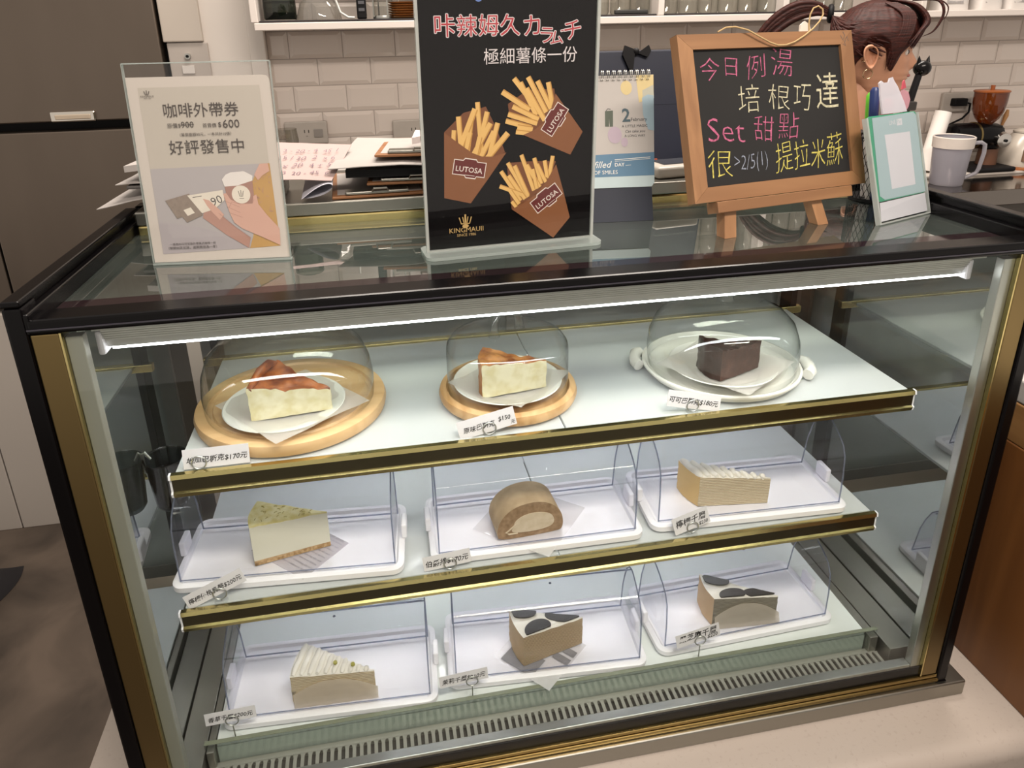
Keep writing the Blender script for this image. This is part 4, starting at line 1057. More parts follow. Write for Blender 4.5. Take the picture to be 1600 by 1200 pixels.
pal = [two_tone('chalk_pink', '#7a3a52', '#b55f7f', 260, 0.3, 0.6, 0.9), two_tone('chalk_white', '#8f8a72', '#c2bda0', 260, 0.3, 0.6, 0.9), two_tone('chalk_yellow', '#8f8538', '#c2b75e', 260, 0.3, 0.6, 0.9), two_tone('chalk_blue', '#5a6170', '#8d93a0', 260, 0.3, 0.6, 0.9)]
O = -0.014
def ch(k, tx, x, y, w, h=None, rot=0.0): I(k).text(tx, x/1000, y/1000, w/1000, None if h is None else h/1000, rot=rot, shear=0.12, off=O, jitter=0.06)
ch(0, '今', -115, 161, 30, 30); ch(0, '日', -76, 163, 22, 24); ch(0, '例', -40, 159, 34, 31); ch(0, '湯', 3, 159, 38, 37)
ch(1, '培', -60, 112, 38, 37); ch(1, '根', -8, 114, 36, 34); ch(1, '巧', 36, 113, 32, 36); I(1).text('達', 0.076, 0.112, 0.042, 0.050, shear=0.1, off=-0.004, jitter=0.0)
ch(0, 'Set', -115, 76, 62, 31); ch(0, '甜', -37, 74, 33, 34); ch(0, '點', 3, 76, 38, 36)
ch(2, '很', -119, 29, 38, 36); ch(3, '>2/5(1)', -76, 33, 56, 26); ch(2, '提', -7, 30, 30, 40); ch(2, '拉', 26, 31, 28, 38); ch(2, '米', 56, 32, 26, 40); ch(2, '蘇', 84, 33, 32, 46)
b.build('chalk_writing', pal, cb)
# hanging cord
CORD = mat('jute_cord', '#a58c62', 0.9, 0, 0.2, 300)
cord = [(-84, 221, 0), (-72, 226, 2), (-58, 226, 4), (-40, 221, 6), (-20, 211, 6), (-4, 204, 5), (10, 200, 4), (24, 200, 4), (40, 204, 4), (58, 212, 4), (74, 221, 4), (88, 231, 3), (97, 241, 2), (99, 249, 0), (94, 254, -2), (87, 252, -4), (82, 244, -6), (80, 232, -8), (79, 221, -8)]
b = B(mx); b.tube([(x/1000, y/1000, z/1000) for x, y, z in cord], 0.0011, 7); b.build('hanging_cord', CORD, cb, smooth=60)
b = B(mx); b.extrude([(0.063, HT), (0.084, HT), (0.082, HT + 0.012), (0.074, HT + 0.017), (0.066, HT + 0.012)], 'Z', -0.012, -0.009); b.build('back_hanger', mat('pale_hanger', '#c9c0b4', 0.5), cb)
b = B(mx @ Matrix.Translation((0, 0, 0.0002)))
b.stroke(mm([(127, 212), (131, 205), (135, 212), (132, 217)]), 0.0010); b.stroke(mm([(134, 203), (139, 210), (141, 204)]), 0.0009); b.stroke(mm([(130, 200), (135, 197), (133, 203)]), 0.0008)
b.build('doodle', INKG, cb)
# easel
es = thing('easel', 'small pine easel carrying the chalkboard', 'easel', (0.925, 0.166, ZT), R(11.7))
zo = 0.7972 - ZT
mxe = Matrix.Translation((0, 0, zo)) @ sheet(LC)
b = B(mxe); b.box(-0.1165, 0.1180, -0.0160, -0.0008, -0.020, 0.004, 0.001); b.build('ledge', WOODF, es)
def leg(x0, x1, name='leg'):
    # from behind the board down to the case top
    s, c = math.sin(LC), math.cos(LC)
    b = B()
    top = Vector((x0, 0.024 + 0.10*s, zo + 0.12*c)); 
    bot = Vector((x1, -0.004, 0.0))
    w, d = 0.0095, 0.0085
    def q(p): return [b._v((p.x-w, p.y-d, p.z)), b._v((p.x+w, p.y-d, p.z)), b._v((p.x+w, p.y+d, p.z)), b._v((p.x-w, p.y+d, p.z))]
    A, D = q(bot), q(top)
    for k in range(4): b._faces([A[k], A[(k+1)%4], D[(k+1)%4], D[k]], ((0,1,2,3),))
    b._faces(A, ((3,2,1,0),)); b._faces(D, ((0,1,2,3),))
    return b.build(name, WOODFZ, es)
leg(-0.070, -0.0965); leg(0.028, 0.0650)
b = B(); 
A = Vector((0.0, 0.062, zo + 0.11)); D = Vector((0.0, 0.120, 0.0))
b.extrude([(A.y, A.z), (A.y+0.010, A.z), (D.y+0.010, 0.0), (D.y, 0.0)], 'X', -0.009, 0.009); b.build('rear_leg', WOODFZ, es)

# desk calendar
t = thing('desk_calendar', 'spiral-bound desk calendar showing February between the poster and the chalkboard', 'calendar', (0.700, 0.256, ZT), R(-5))
LK = R(20)
mx = sheet(LK)
NAVY = mat('navy_board', '#121929', 0.6, 0, 0.08, 20)
b = B(mx); b.box(-0.095, 0.0695, 0.0, 0.2135, -0.0018, 0.0); b.build('front_board', NAVY, t)
yb_ = 0.085
mb_ = Matrix.Translation((0, yb_, 0)) @ Matrix.Rotation(PI, 4, 'Z') @ sheet(math.atan2(yb_ - 0.2135*math.sin(LK), 0.2*1.0))
b = B(mb_); b.box(-0.0695, 0.095, 0.0, 0.2005, -0.0018, 0.0); b.build('rear_board', NAVY, t)
b = B(); b.box(-0.095, 0.0695, 0.004, yb_ - 0.004, 0.0, 0.0016); b.build('foot_board', NAVY, t)
b = B(mx @ Matrix.Translation((0, 0, 0.0004))); b.extrude([(-0.093, 0.050), (0.0695, 0.050), (0.0735, 0.0555), (0.0800, 0.2150), (-0.093, 0.2150)], 'Z', 0.0, 0.0010); b.build('page', mat('calendar_paper', '#a8a39e', 0.65, 0, 0.02), t)
b = B(mx @ Matrix.Translation((0, 0, 0.0015)))
pal = [mat('cal_blue', '#51738c', 0.65), mat('cal_pale', '#a9b9bb', 0.65), mat('cal_yellow', '#c2b07e', 0.65), mat('cal_sky', '#8fa5b0', 0.65), mat('cal_green', '#4a5246', 0.65), mat('cal_lilac', '#a596a2', 0.65), mat('cal_white', '#d5d5d0', 0.65), mat('cal_ink', '#2e3236', 0.65), mat('cal_band2', '#a5a596', 0.65), mat('cal_teal', '#3d5058', 0.65)]
I(0).ink(mm([(-93, 66), (74, 66.5), (75.5, 100.5), (-93, 98)]))
I(1).ink(mm([(-93, 50), (69, 50), (73.4, 55.5), (74, 66.3), (-93, 66)]))
I(2).disc(0.038, 0.1965, 0.0085, 0.0105)
I(2).ink(mm([(53.2, 214.7), (79.8, 214.7), (79, 190), (64, 192), (62, 176), (56.2, 174.2)]))
I(8).ink(mm([(62, 192), (79, 200), (79, 180), (62, 180)]))
I(3).ink(mm([(61, 181), (70, 186), (78.7, 184), (76.8, 132.2), (68, 134), (61.3, 156.3)]))
I(5).disc(0.0175, 0.1275, 0.0105, 0.0125); I(5).disc(0.0315, 0.1165, 0.0052, 0.0068)
I(4).ink(mm([(4.5, 163), (16.5, 163.6), (15.4, 140.1), (10.6, 140.1), (10.2, 152), (9.4, 140.2), (3.6, 140.4)]))
I(7).stroke(mm([(6, 163.3), (9, 166.5), (13, 165.5)]), 0.0009)
I(9).text('2', 0.0297, 0.1463, 0.0122, 0.0200, off=0.02); I(7).text('February', 0.0428, 0.1475, 0.0240)
I(7).text('A LITTLE MAGIC', 0.0285, 0.1383, 0.0385); b.text('Can take you', 0.0335, 0.1305, 0.0300, shear=0.3); b.text('A LONG WAY', 0.0320, 0.1240, 0.0310)
I(6).text('filled', -0.0160, 0.0800, 0.0270, shear=0.35); b.text('DAY', 0.0153, 0.0812, 0.0145, off=0.01); b.stroke(mm([(15.5, 91), (69, 93.5)]), 0.0009); b.stroke(mm([(15.5, 88.7), (69, 91.2)]), 0.0006)
b.stroke(mm([(31.5, 82.2), (39.5, 82.6)]), 0.0005); b.text('OF SMILES', -0.0165, 0.0703, 0.0355)
b.build('page_print', pal, t)
b = B()
for k in range(19):
    x = -0.084 + k * 0.0086
    s, c = math.sin(LK), math.cos(LK); zt = 0.2115*c; yt = 0.2135*s
    for dx in (-0.0012, 0.0012):
        b.tube([(x + dx, yt - 0.0035 + 0.0062*math.cos(q), zt + 0.0045 + 0.0066*math.sin(q)) for q in [a*PI/7 + PI*1.2 for a in range(-13, 1)]], 0.0006, 5)
b.build('spiral_binding', ALU, t, smooth=60)

# payment code stand at the right end (its square code is left blank)
t = thing('payment_stand', 'clear acrylic payment stand with a pale teal card and rounded white topper', 'stand', (1.1215, 0.166, ZT), R(21)); t.scale = (0.93, 1, 1)
mx = sheet(R(17.5))
x0, x1 = -0.067, 0.063
b = B(mx); b.box(x0, x1, 0.0, 0.150, 0.0014, 0.0032).box(x0, x1, 0.0, 0.150, -0.0032, -0.0014); b.build('acrylic_holder', ACRYL, t)
b = B(mx); b.box(x0 - 0.004, x0, 0.0, 0.150, -0.0036, 0.0036).box(x1, x1 + 0.0012, 0.0, 0.150, -0.0032, 0.0034).box(x0, x1, 0.0, 0.0022, -0.0034, 0.0036); b.build('holder_edges', clear('edge_bright', '#dfe5e3', '#cfd8d6', 0.08, body=0.5, bodycol='#dfe2df'), t)
b = B(); b.tube([(-0.065, 0.046, 0.150*0.93), (-0.062, 0.095, 0.002)], 0.0012, 6).box(x0, x1, 0.0, 0.095, 0.0, 0.0022); b.build('rear_foot', ACRYL, t)
b = B(mx); b.extrude(rrect(-0.0632, 0.0630, 0.032, 0.1520, 0.006), 'Z', -0.0012, 0.0); b.build('card', mat('green_card', '#2f8a69', 0.5, 0, 0.04), t)
b = B(mx @ Matrix.Translation((0, 0, 0.0002)))
pal = [mat('teal_card', '#94a9ae', 0.55, 0, 0.03), mat('white_card', '#bfbfc5', 0.55, 0, 0.02), PAPER]
I(0).ink(mm([(-57, 40), (-46, 33.5), (62, 33), (62.5, 146), (56, 151), (-52, 149.5)]))
I(1).ink(mm([(-26, 124), (40, 123.7), (38, 46.3), (-24.8, 46.4)]))
I(1).text('LINE', -0.0109, 0.1368, 0.017); b.ink(mm([(8.5, 134.6), (22.5, 134.8), (23, 144), (9, 143.8)])); I(0).text('Pay', 0.0100, 0.1375, 0.0110)
I(1).ink(mm([(-60, 30.5), (60, 31), (61, 4), (-62, 4)]))
b.build('card_print', pal, t)
b = B(mx); b.extrude(mm([(-22, 153), (-22, 180), (-20, 190), (-21, 197), (-15, 200), (-10, 197), (3, 197), (8, 203), (15, 204), (18, 198), (25, 190), (31, 178), (37, 166), (41, 153)]), 'Z', -0.003, -0.0005); b.build('topper', clear('topper_plastic', '#efeff4', '#d5d5de', 0.06, body=0.6, bodycol='#e4e3ea'), t)
b = B(mx); b.extrude(mm([(40, 156), (36, 172), (40, 184), (47, 186), (58, 180), (60, 170), (53, 160), (46, 155)]), 'Z', -0.006, -0.004).use(1).extrude(mm([(41, 186), (47, 197), (51, 199), (52, 187)]), 'Z', -0.0055, -0.0035)
b.build('pink_tag', [clear('pink_plastic', '#e9ccd4', '#c99aa8', 0.06, body=0.6, bodycol='#d9a9b4'), mat('tag_red', '#a33a48', 0.45)], t)

# mesh pen holder and its pens
pc = (1.158, 0.288)
ph = thing('pen_holder', 'black wire-mesh pen holder behind the chalkboard and the payment stand', 'pen holder', (pc[0], pc[1], ZT))
b = B(); b.lathe([(0, 0), (0.036, 0.0), (0.0385, 0.003), (0.0385, 0.006), (0, 0.004)], 32); 
b.build('base', BLACKM, ph, smooth=50)
b = B(); b.tube([(0.0385*math.cos(a*PI/18), 0.0385*math.sin(a*PI/18), 0.1005) for a in range(36)], 0.0020, 8, closed=True)
b.build('rim', BLACKM, ph, smooth=50)
b = B(); n = 30
for k in range(n):
    for sg in (-1, 1):
        b.tube([(0.0375*math.cos(2*PI*k/n + sg*q*0.105), 0.0375*math.sin(2*PI*k/n + sg*q*0.105), 0.005 + q*0.0095) for q in range(11)], 0.0006, 4, cap=False)
b.build('mesh_wall', BLACKM, ph, smooth=60)
def pen(name, label, dx, dy, tx, ty, h, r, body, cap, capl=0.045, lo=0.006):
    t = thing(name, label, 'pen', (pc[0] + dx, pc[1] + dy, ZT + 0.0045))
    D = Vector((tx - dx, ty - dy, h)); 
    b = B(); b.tube([Vector((0,0,0)), D*(1 - capl/h)], r, 12); b.build('barrel', body, t, smooth=40)
    b = B(); b.tube([D*(1 - capl/h), D*0.97, D], [r*1.12, r*1.12, r*0.6], 12); b.build('cap', cap, t, smooth=40)
    return t
WH = mat('pen_white', '#cfcac6', 0.4); RED = mat('pen_red', '#a8313b', 0.35); GREEN = mat('pen_green', '#5fae2c', 0.35); BLUE = mat('pen_blue', '#20305f', 0.35)
pen('marker_pen', 'white marker with a dark blue cap in the pen holder', -0.022, -0.018, -0.036, -0.012, 0.172, 0.0062, WH, BLUE, 0.055)
pen('marker_pen', 'marker with a bright green cap in the pen holder', -0.014, 0.004, -0.022, 0.014, 0.162, 0.0060, WH, GREEN, 0.040)
pen('marker_pen', 'translucent red marker in the pen holder', -0.004, -0.022, -0.015, -0.018, 0.155, 0.0075, clear('red_barrel', '#d07a80', '#a04048', 0.06, body=0.5, bodycol='#b5404a'), RED, 0.050)
pen('ballpoint_pen', 'dark blue pen low inside the wire-mesh holder', -0.018, -0.026, -0.020, -0.024, 0.085, 0.0065, BLUE, BLUE, 0.02)
pen('ballpoint_pen', 'dark pen leaning at the back of the pen holder', 0.010, 0.018, 0.004, 0.026, 0.150, 0.0045, BLACKM, mat('pen_grey', '#6d6a66', 0.4), 0.03)
ct_ = thing('cat_pen', 'black pen topped with a round cat head in the pen holder', 'pen', (pc[0] + 0.002, pc[1] - 0.006, ZT + 0.0045))
D = Vector((0.036, -0.002, 0.188))
b = B(); b.tube([Vector((0,0,0)), D*0.70, D*0.80, D], [0.0045, 0.0045, 0.0056, 0.0050], 12); b.build('barrel', BLACKM, ct_, smooth=50)
b = B(); b.ball(D + Vector((0.004, 0, 0.009)), 0.0125, 20, 14, (1.05, 0.95, 0.92)); b.build('cat_head', BLACK, ct_, smooth=60)
for sx in (-1, 1):
    b = B(); b.tube([D + Vector((0.004 + sx*0.007, 0, 0.016)), D + Vector((0.004 + sx*0.0085, 0, 0.027))], [0.0042, 0.0004], 8); b.build('ear', BLACK, ct_)
sc_ = thing('tongs', 'grey translucent plastic tongs standing in the pen holder', 'tongs', (pc[0] + 0.018, pc[1] - 0.020, ZT + 0.0045))
b = B(); b.extrude([(-0.006, 0), (0.006, 0), (0.016, 0.10), (0.014, 0.128), (0.003, 0.136), (-0.008, 0.128), (-0.011, 0.11)], 'Y', -0.003, 0.001); b.build('blade', clear('smoky_plastic', '#d5d0c6', '#a8a294', 0.06, body=0.55, bodycol='#aba495'), sc_)
b = B(); b.box(-0.010, 0.012, -0.006, 0.006, 0.1365, 0.150, 0.002); b.build('hinge', mat('hinge_dark', '#3b3836', 0.35, 0.6), sc_)

# ------------------------------------------------------------------ on the rear ledge
ZL = 0.7803
t = thing('folio_case', 'dark navy tablet in a folio cover standing behind the calendar', 'tablet', (0.815, 0.47, ZL), R(-2))
mx = sheet(R(10))
b = B(mx); b.box(-0.150, 0.135, 0.0, 0.202, -0.010, 0.0, 0.003); b.build('cover', mat('navy_leather', '#0e152a', 0.5, 0, 0.08, 60, 0.05), t)
b = B(mx); b.box(-0.150, 0.135, 0.110, 0.1112, 0.0, 0.0006); b.build('crease', mat('navy_crease', '#10162a', 0.6), t)
b = B(); b.extrude([(0.012, 0.0), (0.090, 0.0), (0.036, 0.115), (0.030, 0.115)], 'X', -0.10, 0.09); b.build('rear_flap', mat('navy_leather', '#0e152a'), t)
b = B(mx @ Matrix.Translation((0.008, 0.199, 0.004)))
b.ball((0, 0, 0), 0.006, 12, 8); b.extrude([(0.002, -0.003), (0.022, 0.010), (0.026, 0.000), (0.020, -0.010)], 'Z', -0.003, 0.003); b.extrude([(-0.002, 0.003), (-0.020, 0.010), (-0.024, -0.006), (-0.014, -0.028), (-0.006, -0.030)], 'Z', -0.003, 0.003)
b.build('ribbon_bow', BLACKM, t)
t = thing('card_terminal', 'pale grey card terminal lying on the rear ledge beside the chalkboard', 'card terminal', (0.862, 0.420, ZL), R(8))
b = B(); b.box(-0.042, 0.042, -0.038, 0.030, 0.0, 0.020, 0.006, 3); b.build('body', mat('terminal_grey', '#b9b2a8', 0.35), t, smooth=40)
b = B(); b.box(-0.022, 0.038, -0.020, 0.024, 0.0202, 0.0212); b.build('screen', mat('screen_dark', '#3a3c42', 0.2), t)
b = B(); b.box(-0.030, -0.008, 0.026, 0.029, 0.0202, 0.0222); b.build('orange_strip', mat('orange_strip', '#b5532c', 0.4), t)

# papers, clipboards and folders
PAPER2 = mat('office_paper', '#a09a96', 0.75, 0, 0.04)
def pile_sheet(name, label, cat, corners, th, matl, bend=0.0, seed=0, group=None, extra=None):
    """four corners as 3-D points, gently bent"""
    P = [Vector(c) for c in corners]
    b = B()
    def f(u, v, dz=0.0):
        p = (P[0]*(1-u) + P[1]*u)*(1-v) + (P[3]*(1-u) + P[2]*u)*v
        return (p.x, p.y, p.z + dz + bend*math.sin(PI*u)*(1-v) + 0.001*noise.noise(Vector((u*5+seed, v*5, seed))))
    b.grid(lambda u, v: f(u, v, th), 14, 8); b.grid(lambda u, v: f(u, v, 0), 14, 8)
    n = 14
    for i in range(n):
        b.face([f(i/n, 0, 0), f((i+1)/n, 0, 0), f((i+1)/n, 0, th), f(i/n, 0, th)]); b.face([f(i/n, 1, 0), f((i+1)/n, 1, 0), f((i+1)/n, 1, th), f(i/n, 1, th)])
    for i in range(8):
        b.face([f(0, i/8, 0), f(0, (i+1)/8, 0), f(0, (i+1)/8, th), f(0, i/8, th)]); b.face([f(1, i/8, 0), f(1, (i+1)/8, 0), f(1, (i+1)/8, th), f(1, i/8, th)])
    bmesh.ops.remove_doubles(b.bm, verts=b.bm.verts, dist=1e-6)
    o = b.build(name, matl, smooth=40)
    return tag(o, label, cat, group)
CLIPW = wood('hardboard', '#7a4d2d', '#93653e', 'X', 30, 0.55)
def clipboard(label, x, y, z, w, d, rot, tilt=0.0):
    t = thing('clipboard', label, 'clipboard', (x, y, z), R(rot), 'clipboards on the rear ledge')
    mxx = Matrix.Rotation(R(tilt), 4, 'Y')
    b = B(mxx); b.box(-w/2, w/2, -d/2, d/2, 0, 0.004, 0.001); b.build('board', CLIPW, t)
    b = B(mxx); b.box(-w*0.36, w*0.30, -d/2 + 0.002, -d/2 + 0.026, 0.0045, 0.0095, 0.0015); b.tube([(-0.012, -d/2, 0.0095), (-0.010, -d/2 - 0.003, 0.014), (0.010, -d/2 - 0.003, 0.014), (0.012, -d/2, 0.0095)], 0.0015, 6); b.build('metal_clip', STEEL, t)
    b = B(mxx); b.box(-w/2 + 0.008, w/2 - 0.008, -d/2 + 0.012, d/2 - 0.006, 0.0041, 0.0044); b.build('clipped_paper', PAPER2, t)
    return t
clipboard('lowest brown clipboard of the stack on the rear ledge', 0.372, 0.468, ZL + 0.0003, 0.145, 0.20, 2)
clipboard('brown clipboard above the lowest one on the rear ledge', 0.440, 0.480, ZL + 0.0150, 0.155, 0.20, -4)
pile_sheet('black_folder', 'black folder lying in the clipboard stack on the rear ledge', 'folder', [(0.325, 0.395, ZL+0.0265), (0.500, 0.380, ZL+0.0265), (0.515, 0.58, ZL+0.0265), (0.335, 0.59, ZL+0.0265)], 0.012, BLACKM, seed=3)
pile_sheet('loose_paper', 'wide pale printed paper draped over the black folder', 'paper', [(0.300, 0.378, ZL+0.0440), (0.520, 0.368, ZL+0.0395), (0.530, 0.55, ZL+0.055), (0.345, 0.56, ZL+0.064)], 0.0012, PAPER2, 0.004, 7)
clipboard('topmost brown clipboard resting on the draped printed paper', 0.455, 0.475, ZL + 0.0560, 0.145, 0.18, -8)
pile_sheet('receipt_bundle', 'crumpled bundle of receipts on the topmost clipboard', 'paper', [(0.430, 0.405, ZL+0.072), (0.530, 0.390, ZL+0.070), (0.540, 0.450, ZL+0.074), (0.440, 0.465, ZL+0.076)], 0.010, mat('receipt_paper', '#c9bcb8', 0.8, 0, 0.1, 90, 0.4), 0.006, 11)
o = pile_sheet('handwritten_list', 'pink-tinted handwritten list on top of the left paper pile', 'paper', [(0.150, 0.372, ZL+0.0330), (0.305, 0.366, ZL+0.0290), (0.336, 0.470, ZL+0.066), (0.170, 0.485, ZL+0.076)], 0.0008, mat('pinkish_paper', '#a8938f', 0.8, 0, 0.03), 0.003, 13)
P0, P1, P2, P3 = [Vector(c) for c in ((0.150,0.372,ZL+0.035),(0.305,0.366,ZL+0.031),(0.336,0.470,ZL+0.068),(0.170,0.485,ZL+0.078))]
ux_ = (P1 - P0).normalized(); nz_ = ux_.cross(P3 - P0).normalized(); uy_ = nz_.cross(ux_)
mxl = Matrix(((ux_.x, uy_.x, nz_.x, P0.x), (ux_.y, uy_.y, nz_.y, P0.y), (ux_.z, uy_.z, nz_.z, P0.z + 0.0022), (0,0,0,1)))
b = B(mxl)
for k, tx in enumerate(('12/3  20 - 45  6', '8 x 20  4 + 5', '15 / 30  2  x 6', '3 - 20 - 4  45 1')): b.text(tx, 0.065 + 0.004*k, 0.012 + k*0.022, 0.085, shear=0.2, jitter=0.1, off=-0.01)
lt = b.build('handwriting', mat('pen_scrawl', '#6d5a66', 0.8), o); 
b = B(); rr = random.Random(2)
def rolled(u, v):
    a = -0.5*PI + 1.75*PI*u
    r = 0.014 + 0.006*u
    return (0.262 + 0.050*math.sin(u*2.6) - 0.02*u + r*0.8*math.cos(a)*0.8, 0.364 + 0.10*v - 0.006*u, ZL + 0.0145 + r*0.66*math.sin(a) + 0.012*v)
b.grid(rolled, 30, 6)
tag(b.build('rolled_paper', mat('bluish_paper', '#b5b4bd', 0.7, 0, 0.05), smooth=70), 'loosely rolled grey-white papers curling under the handwritten list', 'paper')
b = B(); b.box(0.188, 0.232, 0.372, 0.47, ZL + 0.0002, ZL + 0.024, 0.004, 3)
tag(b.build('stapler_case', BLACK, smooth=40), 'glossy black box on the rear ledge behind the voucher sign', 'box')
# left pile behind the voucher sign
b = B(); b.box(0.035, 0.170, 0.375, 0.55, ZL + 0.0002, ZL + 0.012, 0.004)
tag(b.build('metal_tray', mat('dark_tray', '#4a4845', 0.35, 0.8)), 'dark metal tray at the bottom of the left paper pile', 'tray')
pile_sheet('grey_envelope', 'flat grey envelope on the dark metal tray', 'envelope', [(0.045, 0.390, ZL+0.0126), (0.165, 0.385, ZL+0.0126), (0.170, 0.54, ZL+0.0126), (0.05, 0.55, ZL+0.0126)], 0.006, mat('grey_envelope', '#8a8690', 0.6), seed=15)
pile_sheet('loose_paper', 'curled white paper sticking out left of the pile behind the voucher sign', 'paper', [(-0.028, 0.368, ZL+0.005), (0.150, 0.375, ZL+0.0200), (0.165, 0.54, ZL+0.0215), (0.010, 0.56, ZL+0.0215)], 0.001, PAPER2, 0.006, 17)
b = B(); b.box(0.012, 0.165, 0.385, 0.55, ZL + 0.0285, ZL + 0.034, 0.002); tag(b.build('grey_notebook', mat('notebook_grey', '#504c4a', 0.5)), 'slim dark grey notebook in the left pile', 'notebook')
pile_sheet('loose_paper', 'small white paper poking out above the dark grey notebook', 'paper', [(-0.002, 0.385, ZL+0.0355), (0.150, 0.375, ZL+0.0360), (0.160, 0.53, ZL+0.0360), (0.015, 0.55, ZL+0.0372)], 0.001, PAPER2, 0.003, 19)
b = B(); b.box(0.032, 0.160, 0.385, 0.54, ZL + 0.0395, ZL + 0.052, 0.003); tag(b.build('black_notebook', mat('notebook_black', '#1c1a1d', 0.6, 0, 0.2, 150)), 'thick black notebook near the top of the left pile', 'notebook')
pile_sheet('paper_bundle', 'folded white paper bundle topping the left pile behind the voucher sign', 'paper', [(0.014, 0.385, ZL+0.0535), (0.150, 0.375, ZL+0.0530), (0.160, 0.53, ZL+0.054), (0.03, 0.55, ZL+0.054)], 0.009, PAPER2, 0.004, 21)
# ------------------------------------------------------------------ kitchen counter and wall shelf behind
ZC = 0.52
b = B().box(0.094, 3.3, 1.155, 1.548, ZC - 0.05, ZC, 0.003).use(1).box(0.10, 3.3, 1.22, 1.546, -0.5, ZC - 0.0505)
kc = b.build('kitchen_counter', [mat('worktop_steel', '#7d7670', 0.12, 1.0, 0.08, 8, stretch=(0.1,1,1)), mat('counter_front', '#5c554e', 0.5, 0.3, 0.1)])
tag(kc, 'dark stainless kitchen worktop running along the tiled wall', 'counter')
b = B().box(2.10, 3.2, 1.36, 1.546, ZC + 0.0003, ZC + 0.008, 0.001)
tag(b.build('white_slab', mat('white_slab', '#cbc3ba', 0.4)), 'white slab at the back of the worktop under the kettle', 'board')

# wall shelf with cubbies
ws = thing('wall_shelf', 'white wall shelf with cubbies of glassware along the top of the tiled wall', 'shelf', (1.4, 1.45, 1.024))
ZS = 1.0435
WS = mat('shelf_white', '#d3cac3', 0.45, 0, 0.03, 5)
B().box(0.092, 3.2, 1.36, 1.549, 1.0245, ZS, 0.002).build('bottom_board', WS, ws, True)
for x in (0.094, 0.536, 1.215, 1.603, 2.06): B().box(x - 0.009, x + 0.009, 1.361, 1.549, ZS + 0.0005, 1.42, 0.002).build('divider', WS, ws, True)
B().box(0.092, 3.2, 1.361, 1.549, 1.4205, 1.44, 0.002).build('top_board', WS, ws, True)
for xa, xb in ((0.105, 0.525), (0.547, 1.204), (1.226, 1.592), (1.614, 2.05)): B().box(xa, xb, 1.368, 1.54, ZS + 0.0003, ZS + 0.0055, 0.001).build('dark_mat', mat('rubber_mat', '#221d1e', 0.8), ws, True)
SZ = ZS + 0.006
BOT = clear('bottle_glass', '#f1f2ef', '#b1b3ae', 0.06, edge_pow=2.6)
def bottle(label, x, y, r, h, square=False):
    pr = [(0, 0.0), (r*0.9, 0.0), (r, 0.006), (r, h*0.58), (r*0.92, h*0.66), (r*0.45, h*0.80), (r*0.40, h*0.95), (r*0.46, h*0.96), (r*0.46, h)]
    o = B().lathe(pr, 28).build('glass_bottle', BOT, smooth=40, loc=(x, y, SZ))
    return tag(o, label, 'bottle', 'clear glass bottles on the wall shelf')
lab = 'clear glass bottle standing in a row on the white wall shelf'
proto = None
for x in [0.92, 0.985, 1.05, 1.115, 1.175] + [1.262 + 0.0635*k for k in range(6)] + [1.645 + 0.062*k for k in range(4)]:
    if proto is None: proto = bottle(lab, x, 1.43, 0.029, 0.22)
    else:
        o = proto.copy(); C.objects.link(o); o.location = (x, 1.43, SZ)
b = B(); b.box(1.085, 1.185, 1.385, 1.398, SZ, SZ + 0.012, 0.003)
tag(b.build('black_tray', mat('tray_dark', '#2c2c2a', 0.4)), 'low black tray in front of the bottles on the wall shelf', 'tray')
# left cubby
GGL = clear('green_glass', '#8f998e', '#4f5a50', 0.06, edge_pow=1.6)
t = thing('glass_jar', 'green-tinted glass canister at the left end of the wall shelf', 'jar', (0.155, 1.43, SZ))
B().lathe([(0, 0.002), (0.040, 0.002), (0.043, 0.006), (0.043, 0.045), (0.042, 0.11), (0.040, 0.112)], 32).build('canister', GGL, t, smooth=40)
B().lathe([(0, 0.005), (0.038, 0.005), (0.038, 0.020), (0, 0.020)], 28).build('dark_content', mat('dark_tea', '#2c302a', 0.8), t, smooth=40)
B().lathe([(0, 0.050), (0.039, 0.048), (0.039, 0.085), (0, 0.090)], 28).build('pale_content', mat('pale_sugar', '#a9a49a', 0.8), t, smooth=40)
b = B()
b.grid(lambda u, v: (0.255 + 0.062*math.cos(2*PI*u)*(1 - 0.75*v**1.6) + 0.006*noise.noise(Vector((u*7, v*5, 1))), 1.44 + 0.045*math.sin(2*PI*u)*(1 - 0.75*v**1.6), SZ + 0.001 + 0.085*v), 30, 14)
bag = b.build('plastic_bag', clear('film_bag', '#e6e4df', '#b5b3ad', 0.10, body=0.22, bodycol='#c9c5be'), smooth=70)
tag(bag, 'gathered clear plastic bag on the wall shelf beside the green canister', 'bag')
b = B(); b.ball((0.256, 1.44, SZ + 0.089), 0.008, 12, 8, (2.2, 1, 0.6)); b.build('black_tie', BLACKM, bag)
t = thing('black_timer', 'narrow black gadget standing on the wall shelf left of the french press', 'gadget', (0.372, 1.42, SZ))
B().box(-0.013, 0.013, -0.02, 0.02, 0, 0.17, 0.004).build('body', BLACKM, t)
b = B()
for k in range(3): b.box(-0.008, 0.008, -0.0215, -0.0203, 0.02 + 0.018*k, 0.028 + 0.018*k)
b.build('buttons', mat('timer_grey', '#4c4c50', 0.4), t)
t = thing('french_press', 'glass and steel coffee press on the wall shelf left of the wooden plates', 'coffee press', (0.430, 1.42, SZ))
B().lathe([(0, 0.003), (0.026, 0.003), (0.027, 0.02), (0.027, 0.15)], 28).build('glass_body', BOT, t, smooth=40)
b = B(); b.lathe([(0.028, 0), (0.0285, 0.006), (0.0278, 0.008)], 28)
for a in (0, 1, 2, 3): b.tube([(0.0282*math.cos(a*PI/2+0.4), 0.0282*math.sin(a*PI/2+0.4), 0.004), (0.0282*math.cos(a*PI/2+0.4), 0.0282*math.sin(a*PI/2+0.4), 0.14)], 0.002, 6)
